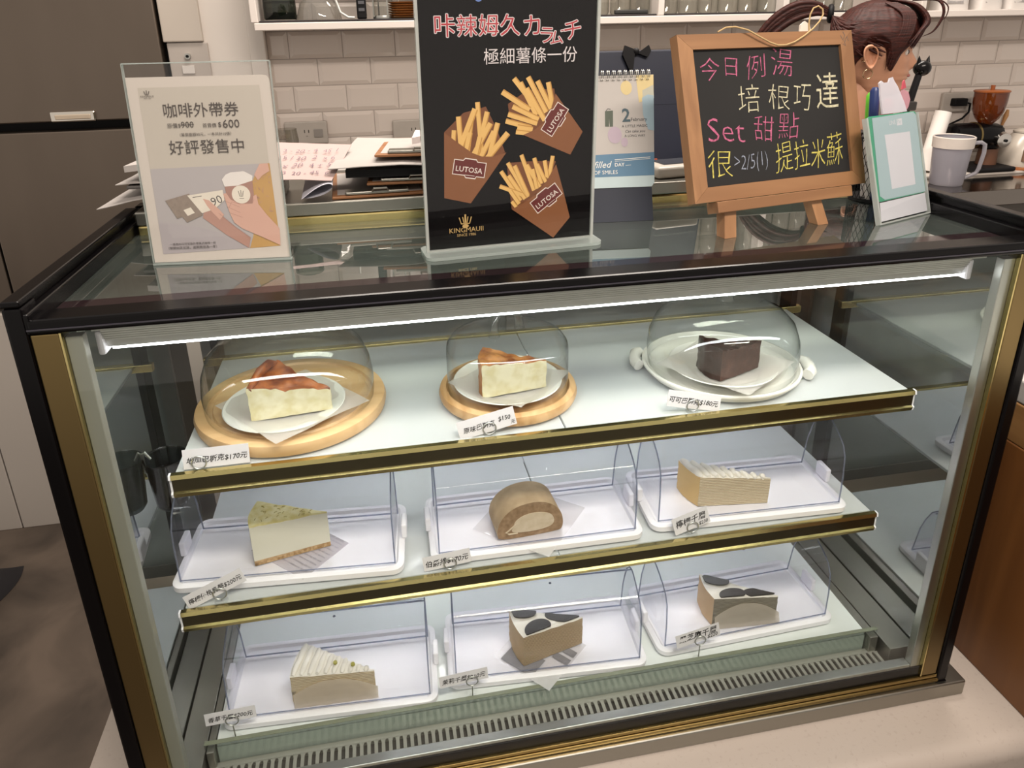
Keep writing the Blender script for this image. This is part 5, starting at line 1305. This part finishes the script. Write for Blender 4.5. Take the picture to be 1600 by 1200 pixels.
b.build('steel_frame', ALU, t, smooth=40)
b = B(); b.tube([(0.027, -0.004, 0.11), (0.045, -0.006, 0.10), (0.047, -0.006, 0.06), (0.040, -0.005, 0.025), (0.030, -0.004, 0.010)], 0.0022, 8); b.build('handle', ALU, t, smooth=60)
t0 = None
for k in range(7):
    b = None
    if t0 is None:
        t0 = B().lathe([(0, 0.0), (0.030, 0.0), (0.040, 0.0035), (0.041, 0.005), (0.038, 0.005), (0.028, 0.003), (0, 0.003)], 36).build('wooden_plate', wood('plate_wood', '#7d4c22', '#a06c38', 'X', 30, 0.5), smooth=40, loc=(0.486, 1.42, SZ))
        o = t0
    else:
        o = t0.copy(); C.objects.link(o); o.location = (0.486 + 0.0012*math.sin(k*2.1), 1.42, SZ + 0.0062*k)
    tag(o, 'brown wooden plate in the stack at the right end of the left cubby', 'plate', 'stacked wooden plates on the wall shelf')
# coiled white cable in the left cubby
b = B(); b.tube([(0.305, 1.40, SZ + 0.12), (0.305, 1.40, SZ + 0.05), (0.315, 1.40, SZ + 0.018), (0.335, 1.40, SZ + 0.005), (0.352, 1.40, SZ + 0.004)], 0.003, 8); tag(b.build('white_cable', mat('cable_white', '#c9c8c2'), smooth=60), 'white cable looping down beside the black gadget on the wall shelf', 'cable')
# coffee bags on the right end of the shelf
BAGM = mat('coffee_bag_white', '#bfb9b4', 0.35, 0, 0.06, 14, 0.15)
for k, (x, w, lb) in enumerate(((2.195, 0.115, 'white coffee bag on the wall shelf above the woman, leftmost of the bags'), (2.325, 0.090, 'white coffee bag second from the left on the wall shelf'), (2.427, 0.085, 'white coffee bag third from the left on the wall shelf'), (2.54, 0.10, 'white coffee bag at the right edge of the wall shelf'))):
    b = B()
    def fn(u, v, x=x, w=w, s=1):
        a = 2*PI*u; tz = v
        d = 0.034*(1 - 0.8*tz); ww = w/2*(1 - 0.10*tz)
        cx = math.copysign(abs(math.cos(a))**0.6, math.cos(a))*ww; cy = math.copysign(abs(math.sin(a))**0.6, math.sin(a))*d
        return (cx, cy + 0.004*noise.noise(Vector((u*8, v*6, k))), 0.17*tz)
    b.grid(fn, 28, 10); b.face([fn(i/28, 0) for i in range(28)])
    o = b.build('coffee_bag', BAGM, smooth=50, loc=(x, 1.42, ZS + 0.0006)); tag(o, lb, 'coffee bag', 'white coffee bags on the wall shelf')
    b = B(Matrix.Translation((0, -0.0335, 0.0)) @ Matrix.Rotation(R(80), 4, 'X')); b.ink([(-w*0.28, 0.02), (w*0.22, 0.02), (w*0.22, 0.085), (-w*0.28, 0.085)]); b.build('bag_label', mat('bag_print', '#8f8a88', 0.5, 0, 0.3, 180), o)

# sockets on the tiles
def socket(label, x, z, plug=False):
    t = thing('wall_socket', label, 'socket', (x, 1.548, z))
    B().box(-0.062, 0.062, -0.012, 0.0, -0.033, 0.033, 0.003).build('plate', mat('socket_plate', '#b0a89f', 0.4), t)
    b = B(); b.box(-0.006, -0.004, -0.0128, -0.0122, 0.0, 0.009).box(0.006, 0.008, -0.0128, -0.0122, 0.0, 0.009).lathe([(0, 0), (0.0028, 0), (0, 0.0001)], 10, (0.001, -0.0125, -0.009)); b.build('slots', BLACKM, t)
    b = B(); b.box(0.022, 0.048, -0.0150, -0.0122, -0.014, 0.010, 0.001); b.build('rocker', mat('socket_grey', '#8d8781', 0.4), t)
    return t
socket('wall socket on the tiles above the paper pile, left of the poster', 0.180, 0.735)
socket('wall socket with a switch on the tiles right beside the poster stand', 0.500, 0.728)
pl = socket('wall socket with a black plug behind the coffee grinder', 2.40, 0.745)
t = thing('power_plug', 'black power plug and cord in the socket behind the grinder', 'plug', (2.40, 1.5345, 0.745))
B().box(-0.030, 0.022, -0.020, 0.0145, -0.012, 0.014, 0.004).build('plug', BLACKM, t)
b = B(); b.tube([(0.022, -0.006, 0.0), (0.042, -0.008, -0.006), (0.040, -0.010, -0.035), (0.015, -0.014, -0.055), (-0.03, -0.016, -0.072), (-0.06, -0.018, -0.105)], 0.0035, 8); b.build('cord', BLACKM, t, smooth=60)

# glass jars and a sugar pot on the worktop behind the papers
JG = clear('jar_glass', '#dcdad4', '#8f8c86', 0.07, edge_pow=2.2)
WZ = wood('jar_lid_wood', '#9a5c34', '#b87a4c', 'X', 30, 0.5)
t = thing('glass_jar', 'clear glass jar on the worktop left of the first wall socket', 'jar', (0.142, 1.36, ZC + 0.0004))
B().lathe([(0, 0.0), (0.028, 0.0), (0.030, 0.005), (0.030, 0.22), (0.027, 0.245), (0.027, 0.25)], 28).build('jar_body', JG, t, smooth=40)
t = thing('lidded_jar', 'glass jar with a flat wooden lid on the worktop below the first socket', 'jar', (0.198, 1.31, ZC + 0.0004))
B().lathe([(0, 0.0), (0.036, 0.0), (0.038, 0.005), (0.038, 0.188)], 28).build('jar_body', JG, t, smooth=40)
B().lathe([(0, 0.188), (0.039, 0.1885), (0.040, 0.193), (0.040, 0.199), (0.037, 0.202), (0, 0.202)], 32).build('lid', WZ, t, smooth=40)
b = B(); b.extrude([(-0.03, 0.0), (0.06, 0.0), (0.045, 0.20), (0.012, 0.205), (0.002, 0.198)], 'Y', -0.004, 0.004); o = b.build('paper_packet', PAPER, loc=(0.262, 1.31, ZC + 0.0004)); tag(o, 'cream paper packet standing behind the handwritten list', 'packet')
t = thing('lidded_jar', 'jar with an orange wooden lid on the worktop behind the topmost clipboard', 'jar', (0.300, 1.36, ZC + 0.0004))
B().lathe([(0, 0.0), (0.016, 0.0), (0.018, 0.004), (0.018, 0.160)], 24).build('jar_body', JG, t, smooth=40)
B().lathe([(0, 0.1605), (0.019, 0.1608), (0.019, 0.184), (0, 0.185)], 24).build('lid', mat('orange_lid', '#a35a2c', 0.5), t, smooth=40)
t = thing('sugar_pot', 'round white pot with a lid on the worktop under the second socket', 'pot', (0.470, 1.36, ZC + 0.0004))
B().lathe([(0, 0.0), (0.045, 0.0), (0.052, 0.01), (0.056, 0.10), (0.054, 0.172), (0.052, 0.178)], 36).build('pot', CERAM, t, smooth=40)
B().lathe([(0.055, 0.1785), (0.056, 0.182), (0.045, 0.188), (0, 0.190)], 36).build('lid', CERAM, t, smooth=40)
for k, (dx, a) in enumerate(((-0.072, 0.25), (-0.065, 0.10), (-0.058, -0.05))):
    b = B(); b.tube([(0, 0, 0.0), (-a*0.04, 0, 0.13), (-a*0.07, 0, 0.165)], [0.002, 0.0025, 0.004], 8); o = b.build('teaspoon', ALU, smooth=60, loc=(0.470 + dx, 1.36 - 0.004*k, ZC + 0.0306)); tag(o, ('leftmost', 'middle', 'rightmost')[k] + ' of three steel teaspoons standing left of the white pot', 'spoon')
t = thing('spoon_cup', 'short clear glass holding three teaspoons left of the white pot', 'cup', (0.405, 1.356, ZC + 0.0004))
B().lathe([(0, 0.0), (0.014, 0.0), (0.0175, 0.004), (0.020, 0.11), (0.019, 0.11)], 24).build('glass', JG, t, smooth=40)

# measuring jug
t = thing('measuring_jug', 'frosted plastic measuring jug with a square handle standing on the worktop', 'jug', (2.178, 1.275, ZC + 0.0004), R(-20))
FR = clear('frosted_plastic', '#dcdce2', '#b8b8c2', 0.06, body=0.5, bodycol='#cfcdd4', rough=0.25)
B().lathe([(0, 0.0), (0.046, 0.0), (0.048, 0.004), (0.056, 0.125), (0.058, 0.150), (0.056, 0.150), (0.054, 0.125), (0.046, 0.006), (0, 0.006)], 40).build('jug_body', FR, t, smooth=40)
B().lathe([(0.0585, 0.118), (0.0598, 0.150), (0.057, 0.1525), (0.055, 0.150)], 40).build('white_rim', mat('rim_white', '#cdc4bc', 0.4), t, smooth=40)
b = B(); b.tube([(0.055, 0, 0.130), (0.080, 0, 0.133), (0.092, 0, 0.126), (0.094, 0, 0.10), (0.088, 0, 0.05), (0.082, 0, 0.036), (0.050, 0, 0.020)], 0.0062, 10); b.build('handle', FR, t, smooth=60)
t = thing('paper_roll', 'white paper roll leaning behind the measuring jug', 'roll', (2.262, 1.43, ZC + 0.0005))
B().tube([(-0.035, 0, 0.012), (0.012, 0.02, 0.205)], 0.026, 24).build('roll', PAPER, t, smooth=40)
# coffee grinder
t = thing('coffee_grinder', 'black coffee grinder with an amber bean hopper at the back right', 'grinder', (2.44, 1.43, ZC + 0.0085))
AMB = clear('amber_hopper', '#a5622a', '#5e2f10', 0.06, body=0.35, bodycol='#9a5220')
B().box(-0.085, 0.075, -0.075, 0.06, 0, 0.016, 0.006).build('base_plate', BLACKM, t)
B().lathe([(0, 0.0165), (0.032, 0.0165), (0.030, 0.07), (0, 0.07)], 24, (0.02, 0, 0)).build('grounds_cup', mat('cup_wood_brown', '#5c3a26', 0.5), t, smooth=40)
b = B(); b.tube([(-0.135, 0.01, 0.115), (-0.125, 0.01, 0.115), (-0.02, 0.0, 0.115), (0.025, -0.004, 0.115), (0.04, -0.006, 0.115)], [0.030, 0.042, 0.044, 0.040, 0.034], 28); b.box(-0.02, 0.035, -0.03, 0.03, 0.07, 0.15, 0.006)
b.build('motor_body', BLACK, t, smooth=50)
b = B(); b.tube([(-0.055, 0.004, 0.115), (-0.048, 0.004, 0.115)], 0.0455, 28); b.build('gold_band', GOLD, t, smooth=50)
b = B(); b.tube([(0.026, -0.038, 0.105), (0.024, -0.054, 0.103)], [0.026, 0.024], 24); b.tube([(0.024, -0.054, 0.103), (0.0235, -0.058, 0.103)], [0.024, 0.012], 24); b.build('dial', mat('dial_steel', '#cfcac4', 0.2, 1.0), t, smooth=40)
b = B(); b.tube([(0.0235, -0.0585, 0.103), (0.023, -0.064, 0.103)], 0.005, 12); b.build('dial_knob', BLACKM, t, smooth=40)
b = B(); b.lathe([(0.020, 0.150), (0.022, 0.156), (0.036, 0.172), (0.046, 0.195), (0.050, 0.225), (0.051, 0.258)], 36, (-0.012, 0, 0)); b.build('hopper', AMB, t, smooth=50)
b = B(); b.lathe([(0.053, 0.258), (0.054, 0.262), (0.05, 0.264), (0, 0.266)], 36, (-0.012, 0, 0)); b.tube([(-0.012, 0, 0.266), (-0.012, 0, 0.280)], 0.007, 12); b.build('hopper_lid', mat('amber_lid', '#8a4a20', 0.35), t, smooth=40)
# kettle
t = thing('gooseneck_kettle', 'cream enamel kettle with a wooden knob at the right edge of the worktop', 'kettle', (2.585, 1.42, ZC + 0.0085))
ENA = mat('cream_enamel', '#b9b0a4', 0.25, 0, 0.04)
B().lathe([(0, 0.0105), (0.070, 0.0105), (0.072, 0.02), (0.066, 0.06), (0.052, 0.100), (0.036, 0.118), (0.034, 0.120)], 40).build('kettle_body', ENA, t, smooth=40)
B().lathe([(0, 0.0), (0.072, 0.0), (0.0735, 0.005), (0.0735, 0.010), (0, 0.010)], 40).build('wooden_base', WZ, t, smooth=40)
B().lathe([(0.037, 0.1205), (0.037, 0.126), (0.02, 0.133), (0, 0.134)], 32).build('lid', ENA, t, smooth=40)
B().lathe([(0, 0.1345), (0.005, 0.1345), (0.006, 0.145), (0.012, 0.152), (0.011, 0.157), (0, 0.158)], 20).build('knob', mat('knob_brown', '#5c3d2a', 0.4), t, smooth=40)
b = B(); b.tube([(-0.040, -0.056, 0.030), (-0.036, -0.055, 0.065), (-0.026, -0.046, 0.098)], [0.008, 0.009, 0.007], 12); b.build('wooden_grip', mat('grip_brown', '#6d5442', 0.45), t, smooth=60)
b = B(); b.tube([(0.062, 0.0, 0.03), (0.085, 0.0, 0.04), (0.095, 0, 0.08), (0.105, 0, 0.115), (0.12, 0, 0.12)], [0.010, 0.008, 0.006, 0.005, 0.005], 12); b.build('spout', ENA, t, smooth=60)
# glass with wooden spoons
t = thing('spoon_glass', 'clear tumbler of wooden spoons between the grinder and the kettle', 'tumbler', (2.552, 1.515, ZC + 0.0085))
B().lathe([(0, 0.0), (0.024, 0.0), (0.026, 0.004), (0.029, 0.125)], 28).build('glass', JG, t, smooth=40)
for k, (dx, tx, lb) in enumerate(((0.004, 0.030, 'wooden spoon leaning right in the tumbler beside the kettle'), (-0.008, -0.020, 'darker wooden spoon upright in the tumbler beside the kettle'))):
    b = B(); b.tube([(0, 0, 0), (tx*0.7, 0, 0.13), (tx, 0, 0.165), (tx*1.1, 0, 0.185)], [0.003, 0.004, 0.0085, 0.004], 10); o = b.build('wooden_spoon', wood('spoon_wood%d' % k, ('#9a6b3c', '#6d4526')[k], ('#b58650', '#80552f')[k], 'Z', 30), smooth=60, loc=(2.552 + dx, 1.515, ZC + 0.0095)); tag(o, lb, 'spoon')
# ------------------------------------------------------------------ the woman behind the counter
def curve_at(tab, z):
    for (z0, v0), (z1, v1) in zip(tab, tab[1:]):
        if z <= z1:
            k = (z - z0) / (z1 - z0) if z1 > z0 else 0
            k = k*k*(3-2*k) * 0.35 + k*0.65
            return v0 + (v1 - v0)*k
    return tab[-1][1]
FRONT = [(0, .060), (.008, .078), (.018, .086), (.030, .083), (.040, .085), (.047, .091), (.053, .088), (.059, .093), (.066, .090), (.073, .088), (.095, .087), (.112, .085), (.122, .090), (.135, .095), (.160, .093), (.185, .080), (.205, .058), (.219, .028), (.226, .0)]
BACK = [(0, .005), (.03, .028), (.06, .062), (.09, .083), (.12, .094), (.15, .097), (.18, .088), (.205, .060), (.219, .03), (.226, 0)]
HALF = [(0, .026), (.012, .040), (.03, .050), (.05, .057), (.075, .063), (.10, .069), (.13, .074), (.16, .074), (.185, .064), (.205, .045), (.219, .022), (.226, 0)]
def head_pt(a, z, off=0.0):
    f, bk, hw = curve_at(FRONT, z), curve_at(BACK, z), curve_at(HALF, z)
    ca, sa = math.cos(a), math.sin(a)
    x = (f if ca > 0 else bk) * (math.copysign(abs(ca)**0.85, ca)); y = hw * math.copysign(abs(sa)**0.9, sa)
    aa = abs((a + PI) % (2*PI) - PI)
    if off == 0.0:
        if .066 < z < .125:
            amp = 0.026*(1 - (z - .078)/.047) if z > .078 else 0.026*max(0, (z - .066)/.012)
            x += amp * math.exp(-(aa/0.17)**2)
        x -= 0.008 * math.exp(-((aa - .42)/.16)**2) * math.exp(-((z - .113)/.011)**2)
        x += 0.003 * math.exp(-((aa - .62)/.25)**2) * math.exp(-((z - .088)/.014)**2)
    d = math.hypot(x, y) or 1
    return Vector((x + off*x/d, y + off*y/d, z))
SC = 0.965
WP = Vector((1.643, 1.000, 0.8347)); WA = R(-30)
woman = thing('person', 'woman in profile with red-brown hair in a ponytail and hoop earrings behind the counter', 'person', WP, WA)
SKINW = mat('warm_skin', '#b58468', 0.5, 0, 0.04, 30)
HAIR = two_tone('red_brown_hair', '#180806', '#421a13', 90, 0.25, 0.75, 0.55, stretch=(0.35, 2.5, 2.5), detail=6, bump=0.5)
HAIR.node_tree.nodes['Principled BSDF'].inputs['Specular IOR Level'].default_value = 0.25
woman.scale = (SC, SC, SC)
FL_ = (-0.5 - WP.z) / SC
# body: one skinned skeleton, then head and ears are welded into the same mesh
J = {'pelvis': ((.015, 0, -.60), (.115, .085)), 'waist': ((.005, 0, -.42), (.10, .075)), 'chest': ((-.025, 0, -.24), (.115, .085)), 'neckb': ((-.035, 0, -.105), (.055, .050)), 'neck': ((-.018, 0, -.03), (.047, .047)), 'skull': ((-.010, 0, .06), (.050, .045))}
E_ = [('pelvis', 'waist'), ('waist', 'chest'), ('chest', 'neckb'), ('neckb', 'neck'), ('neck', 'skull')]
for s, n in ((1, 'l'), (-1, 'r')):
    J['sho'+n] = ((-.03, s*.145, -.135), (.048, .048)); J['elb'+n] = ((.03, s*(.150 if s > 0 else .200), -.39), (.036, .036)); J['wri'+n] = ((.21, s*.135, -.43), (.024, .020)); J['palm'+n] = ((.27, s*.120, -.435), (.030, .014))
    E_ += [('chest', 'sho'+n), ('sho'+n, 'elb'+n), ('elb'+n, 'wri'+n), ('wri'+n, 'palm'+n)]
    for q, (dy, ln) in enumerate(((.024, .060), (.009, .070), (-.007, .066), (-.022, .052))):
        J['f%s%d' % (n, q)] = ((.305, s*(.120 + dy), -.437), (.0085, .0085)); J['g%s%d' % (n, q)] = ((.305 + ln*.6, s*(.120 + dy), -.452), (.0075, .0075))
        E_ += [('palm'+n, 'f%s%d' % (n, q)), ('f%s%d' % (n, q), 'g%s%d' % (n, q))]
    J['t'+n] = ((.262, s*.083, -.445), (.009, .009)); J['u'+n] = ((.292, s*.073, -.460), (.008, .008)); E_ += [('palm'+n, 't'+n), ('t'+n, 'u'+n)]
    J['hip'+n] = ((.015, s*.075, -.66), (.078, .080)); J['kne'+n] = ((.02, s*.080, -.97), (.055, .055)); J['ank'+n] = ((-.02, s*.085, FL_+.085), (.036, .036)); J['toe'+n] = ((.11, s*.095, FL_+.032), (.036, .026))
    E_ += [('pelvis', 'hip'+n), ('hip'+n, 'kne'+n), ('kne'+n, 'ank'+n), ('ank'+n, 'toe'+n)]
def skinned(names, edges, radii=None, grow=0.0, sub=1):
    me = bpy.data.meshes.new('skeleton'); idx = {n: i for i, n in enumerate(names)}
    me.from_pydata([J[n][0] for n in names], [(idx[a], idx[c]) for a, c in edges if a in idx and c in idx], [])
    o = bpy.data.objects.new('skeleton', me); C.objects.link(o)
    md = o.modifiers.new('skin', 'SKIN'); md.use_smooth_shade = True
    for n in names:
        r = (radii or {}).get(n, J[n][1]); sv = me.skin_vertices[0].data[idx[n]]
        sv.radius = (r[0] + grow, r[1] + grow); sv.use_root = n == names[0]
    sd = o.modifiers.new('sub', 'SUBSURF'); sd.levels = sub; sd.render_levels = sub
    dg = bpy.context.evaluated_depsgraph_get()
    out = bpy.data.meshes.new_from_object(o.evaluated_get(dg))
    bpy.data.objects.remove(o); bpy.data.meshes.remove(me)
    return out
SLIM = {n: (J[n][1][0]*0.72, J[n][1][1]*0.72) for n in J if n[:3] in ('pel', 'wai', 'che', 'hip', 'kne', 'ank', 'sho', 'elb')}
body_me = skinned(list(J), E_, SLIM, sub=2)
b = B(); b.bm.from_mesh(body_me); bpy.data.meshes.remove(body_me)
NA, NZ = 96, 70
zs = [.226*(1 - math.cos(PI*k/NZ))/2 for k in range(NZ+1)]
rings = [[b._v(head_pt(2*PI*i/NA, z)) for i in range(NA)] for z in zs]
for A, D in zip(rings, rings[1:]):
    for i in range(NA): b._faces([A[i], A[(i+1)%NA], D[(i+1)%NA], D[i]], ((0,1,2,3),))
b._faces(rings[0], (tuple(range(NA))[::-1],))
# ears
for s in (-1, 1):
    def ear(u, v, s=s):
        a = 2*PI*u
        ry = 0.031*(1 - 0.10*math.sin(a))*v; rxx = 0.018*(1 + 0.18*math.sin(a))*v
        x = -0.012 + rxx*math.cos(a) - 0.004*math.sin(a)*v; z = 0.106 + ry*math.sin(a)
        rim = 0.010*math.exp(-((v - 0.86)/0.13)**2) + 0.004*v - 0.003*math.exp(-(v/0.3)**2)
        back = 0.4 + 0.6*(0.5 - 0.5*math.cos(a))
        return (x, s*(0.071 + rim*1.0 + 0.010*v*back*(1 if math.cos(a) < 0.3 else 0.3)), z)
    b.grid(ear, 36, 12)
    b.grid(lambda u, v, s=s: (-0.012 + 0.014*math.cos(2*PI*u)*(1-0.4*v), s*(0.064 + 0.014*(1-v)), 0.106 + 0.026*math.sin(2*PI*u)*(1-0.4*v)), 20, 3)
bo = b.build('body', SKINW, woman, smooth=80)
# eyes and mouth
for s in (-1, 1):
    b = B(); b.ball((0.068, s*0.031, 0.113), 0.0125, 16, 12, (1, 1, 0.85)); b.use(1).ball((0.0745, s*0.0325, 0.113), 0.0072, 14, 10)
    b.build('eye', [mat('eye_white', '#d8d0c8', 0.3), mat('iris_brown', '#2a1610', 0.2)], woman, smooth=60)
b = B(); b.tube([(0.078, -0.019, 0.0535), (0.0885, -0.010, 0.0545), (0.0925, 0, 0.0535), (0.0885, 0.010, 0.0545), (0.078, 0.019, 0.0535)], [0.001, 0.004, 0.0045, 0.004, 0.001], 8)
b.build('lips', mat('lip_rose', '#a85f55', 0.45), woman, smooth=60)
# hair cap
def hairline(aa):
    pts = [(0, .170), (.40, .160), (.60, .140), (.80, .118), (.98, .095), (1.12, .070), (1.20, .066), (1.30, .082), (1.38, .120), (1.55, .138), (1.72, .135), (1.85, .105), (2.1, .080), (2.5, .062), (PI+.01, .052)]
    for (a0, v0), (a1, v1) in zip(pts, pts[1:]):
        if aa <= a1: return v0 + (v1-v0)*(aa-a0)/(a1-a0)
    return pts[-1][1]
b = B()
NA2, NZ2 = 160, 44
grid_ = []
for i in range(NA2):
    a = 2*PI*i/NA2; aa = abs((a + PI) % (2*PI) - PI); z0 = hairline(aa); col = []
    for k in range(NZ2+1):
        q = k/NZ2; z = z0 + (.2255 - z0)*q
        th = 0.002 + 0.013*min(1, q*5) + 0.0015*noise.noise(Vector((math.cos(a)*14 + q*1.5, math.sin(a)*14, q*2.0)))
        p = head_pt(a, z, th); p.z += 0.016*q**2
        col.append(b._v(p))
    grid_.append(col)
for i in range(NA2):
    for k in range(NZ2): b._faces([grid_[i][k], grid_[(i+1)%NA2][k], grid_[(i+1)%NA2][k+1], grid_[i][k+1]], ((0,1,2,3),))
b._faces([c[-1] for c in grid_], (tuple(range(NA2)),))
rr = random.Random(9)
def lock(pts, r0, n=8):
    P = [Vector(p) for p in pts]; L = []
    m_ = len(P) - 1
    for k in range(n*m_ + 1):
        t = k/n; i = min(int(t), m_-1); f = t - i
        p0, p1, p2, p3 = P[max(i-1,0)], P[i], P[i+1], P[min(i+2, m_)]
        L.append(0.5*((2*p1) + (p2-p0)*f + (2*p0-5*p1+4*p2-p3)*f*f + (3*p1-p0-3*p2+p3)*f**3))
    N = len(L); b.tube(L, [r0*max(0.12, math.sin(PI*(0.12 + 0.86*k/(N-1)))) for k in range(N)], 7)
# fringe swept to the camera side and loose strands in front
for k in range(46):
    y = -0.055 + 0.105*k/45; j = rr.uniform(-.004, .004)
    lock([(0.015 + j, y*0.5, .240), (0.075 + j, y*0.8 - .004, .226), (0.106 + j, y - .006, .190), (0.104 + j - abs(y)*.25, y*1.15 - .012, .160), (0.088 - abs(y)*.3 + j, y*1.2 - .022, .132 + rr.uniform(-.012, .008))], 0.0045)
for k in range(24):
    j = rr.uniform(-.014, .012)
    lock([(0.02 + j, -.045, .232), (0.060 + j, -.066, .205), (0.062 + j, -.079, .165), (0.046 + j, -.080, .125), (0.034 + j*0.6, -.074, .085 + rr.uniform(-.016, .012))], 0.0042)
lock([(0.07, -.02, .236), (0.125, -.03, .235), (0.142, -.035, .205), (0.128, -.035, .165), (0.102, -.04, .150)], 0.0035)
lock([(0.07, -.01, .238), (0.118, -.02, .240), (0.150, -.022, .222), (0.150, -.022, .195), (0.132, -.025, .180)], 0.0016)
# hair gathered towards the tie
for k in range(60):
    a = -2.9 + 1.75*k/59; z = .098 + 0.09*abs(math.sin(k*1.7))
    p = head_pt(a, z, 0.0125)
    q = head_pt(-2.75, .17, 0.018)
    lock([p, p.lerp(q, .45) + Vector((-.006, -.006, .006)), (-.112, -.012 + rr.uniform(-.01, .01), .205)], 0.0042)
# ponytail
for k in range(70):
    u = rr.uniform(-1, 1); w = rr.uniform(-1, 1)
    lock([(-.112, .008*u, .207 + .006*w), (-.150, .016*u - .002, .222 + .014*w), (-.205, .024*u - .004, .214 + .022*w), (-.262, .026*u - .006, .172 + .026*w), (-.300, .026*u - .006, .110 + .022*w), (-.312 + .01*w, .020*u, .020), (-.300 + .012*w, .012*u, -.06 + .02*u)], 0.0075)
b.build('hair', HAIR, woman, smooth=70)
b = B(); b.tube([(-.115 + .0, .017*math.cos(a*PI/8), .210 + .017*math.sin(a*PI/8)) for a in range(16)], 0.0075, 8, closed=True); b.build('hair_tie', BLACKM, woman, smooth=60)
EG = mat('earring_metal', '#c9a884', 0.2, 1.0)
b = B(); b.tube([(-0.014 + .011*math.cos(a*PI/10), -0.0865, .062 + .0115*math.sin(a*PI/10)) for a in range(20)], 0.0014, 6, closed=True); b.build('hoop_earring', EG, woman, smooth=60)
b = B(); b.tube([(-0.026 + .0065*math.cos(a*PI/8), -0.0830 + .005*math.sin(a*PI/8), .094 + .001*math.sin(a*PI/8)) for a in range(16)], 0.0014, 6, closed=True); b.build('ear_cuff', EG, woman, smooth=60)
# clothes
def cloth(name, names, grow, m_, radii=None):
    me = skinned(names, E_, radii, grow, 2); me.name = name
    me.materials.clear(); me.materials.append(m_)
    o = bpy.data.objects.new(name, me); C.objects.link(o); o.parent = woman
    return o
cloth('shirt', ['pelvis', 'waist', 'chest', 'neckb', 'shol', 'elbl', 'shor', 'elbr'], 0.020, mat('dark_shirt', '#2b2628', 0.85, 0, 0.1, 60, 0.1))
cloth('trousers', ['waist', 'pelvis', 'hipl', 'knel', 'ankl', 'hipr', 'kner', 'ankr'], 0.010, mat('dark_trousers', '#22242c', 0.85, 0, 0.1, 60, 0.1))
for s in (-1, 1):
    b = B(); b.grid(lambda u, v, s=s: (-.085 + .235*u, s*(.095 + .008*u) + (.046 - .012*abs(u-.55))*math.cos(PI*v)*math.sin(PI*min(1, .12 + .88*u))**.35*(1 - u**6), FL_ + .001 + (.085 - .055*u)*math.sin(PI*v)), 18, 12); b.face([(-.085, s*.095 - .04, FL_+.0008), (.14, s*.103 - .03, FL_+.0008), (.14, s*.103 + .03, FL_+.0008), (-.085, s*.095 + .04, FL_+.0008)])
    b.build('shoe', mat('black_shoe', '#151315', 0.5), woman, smooth=60)
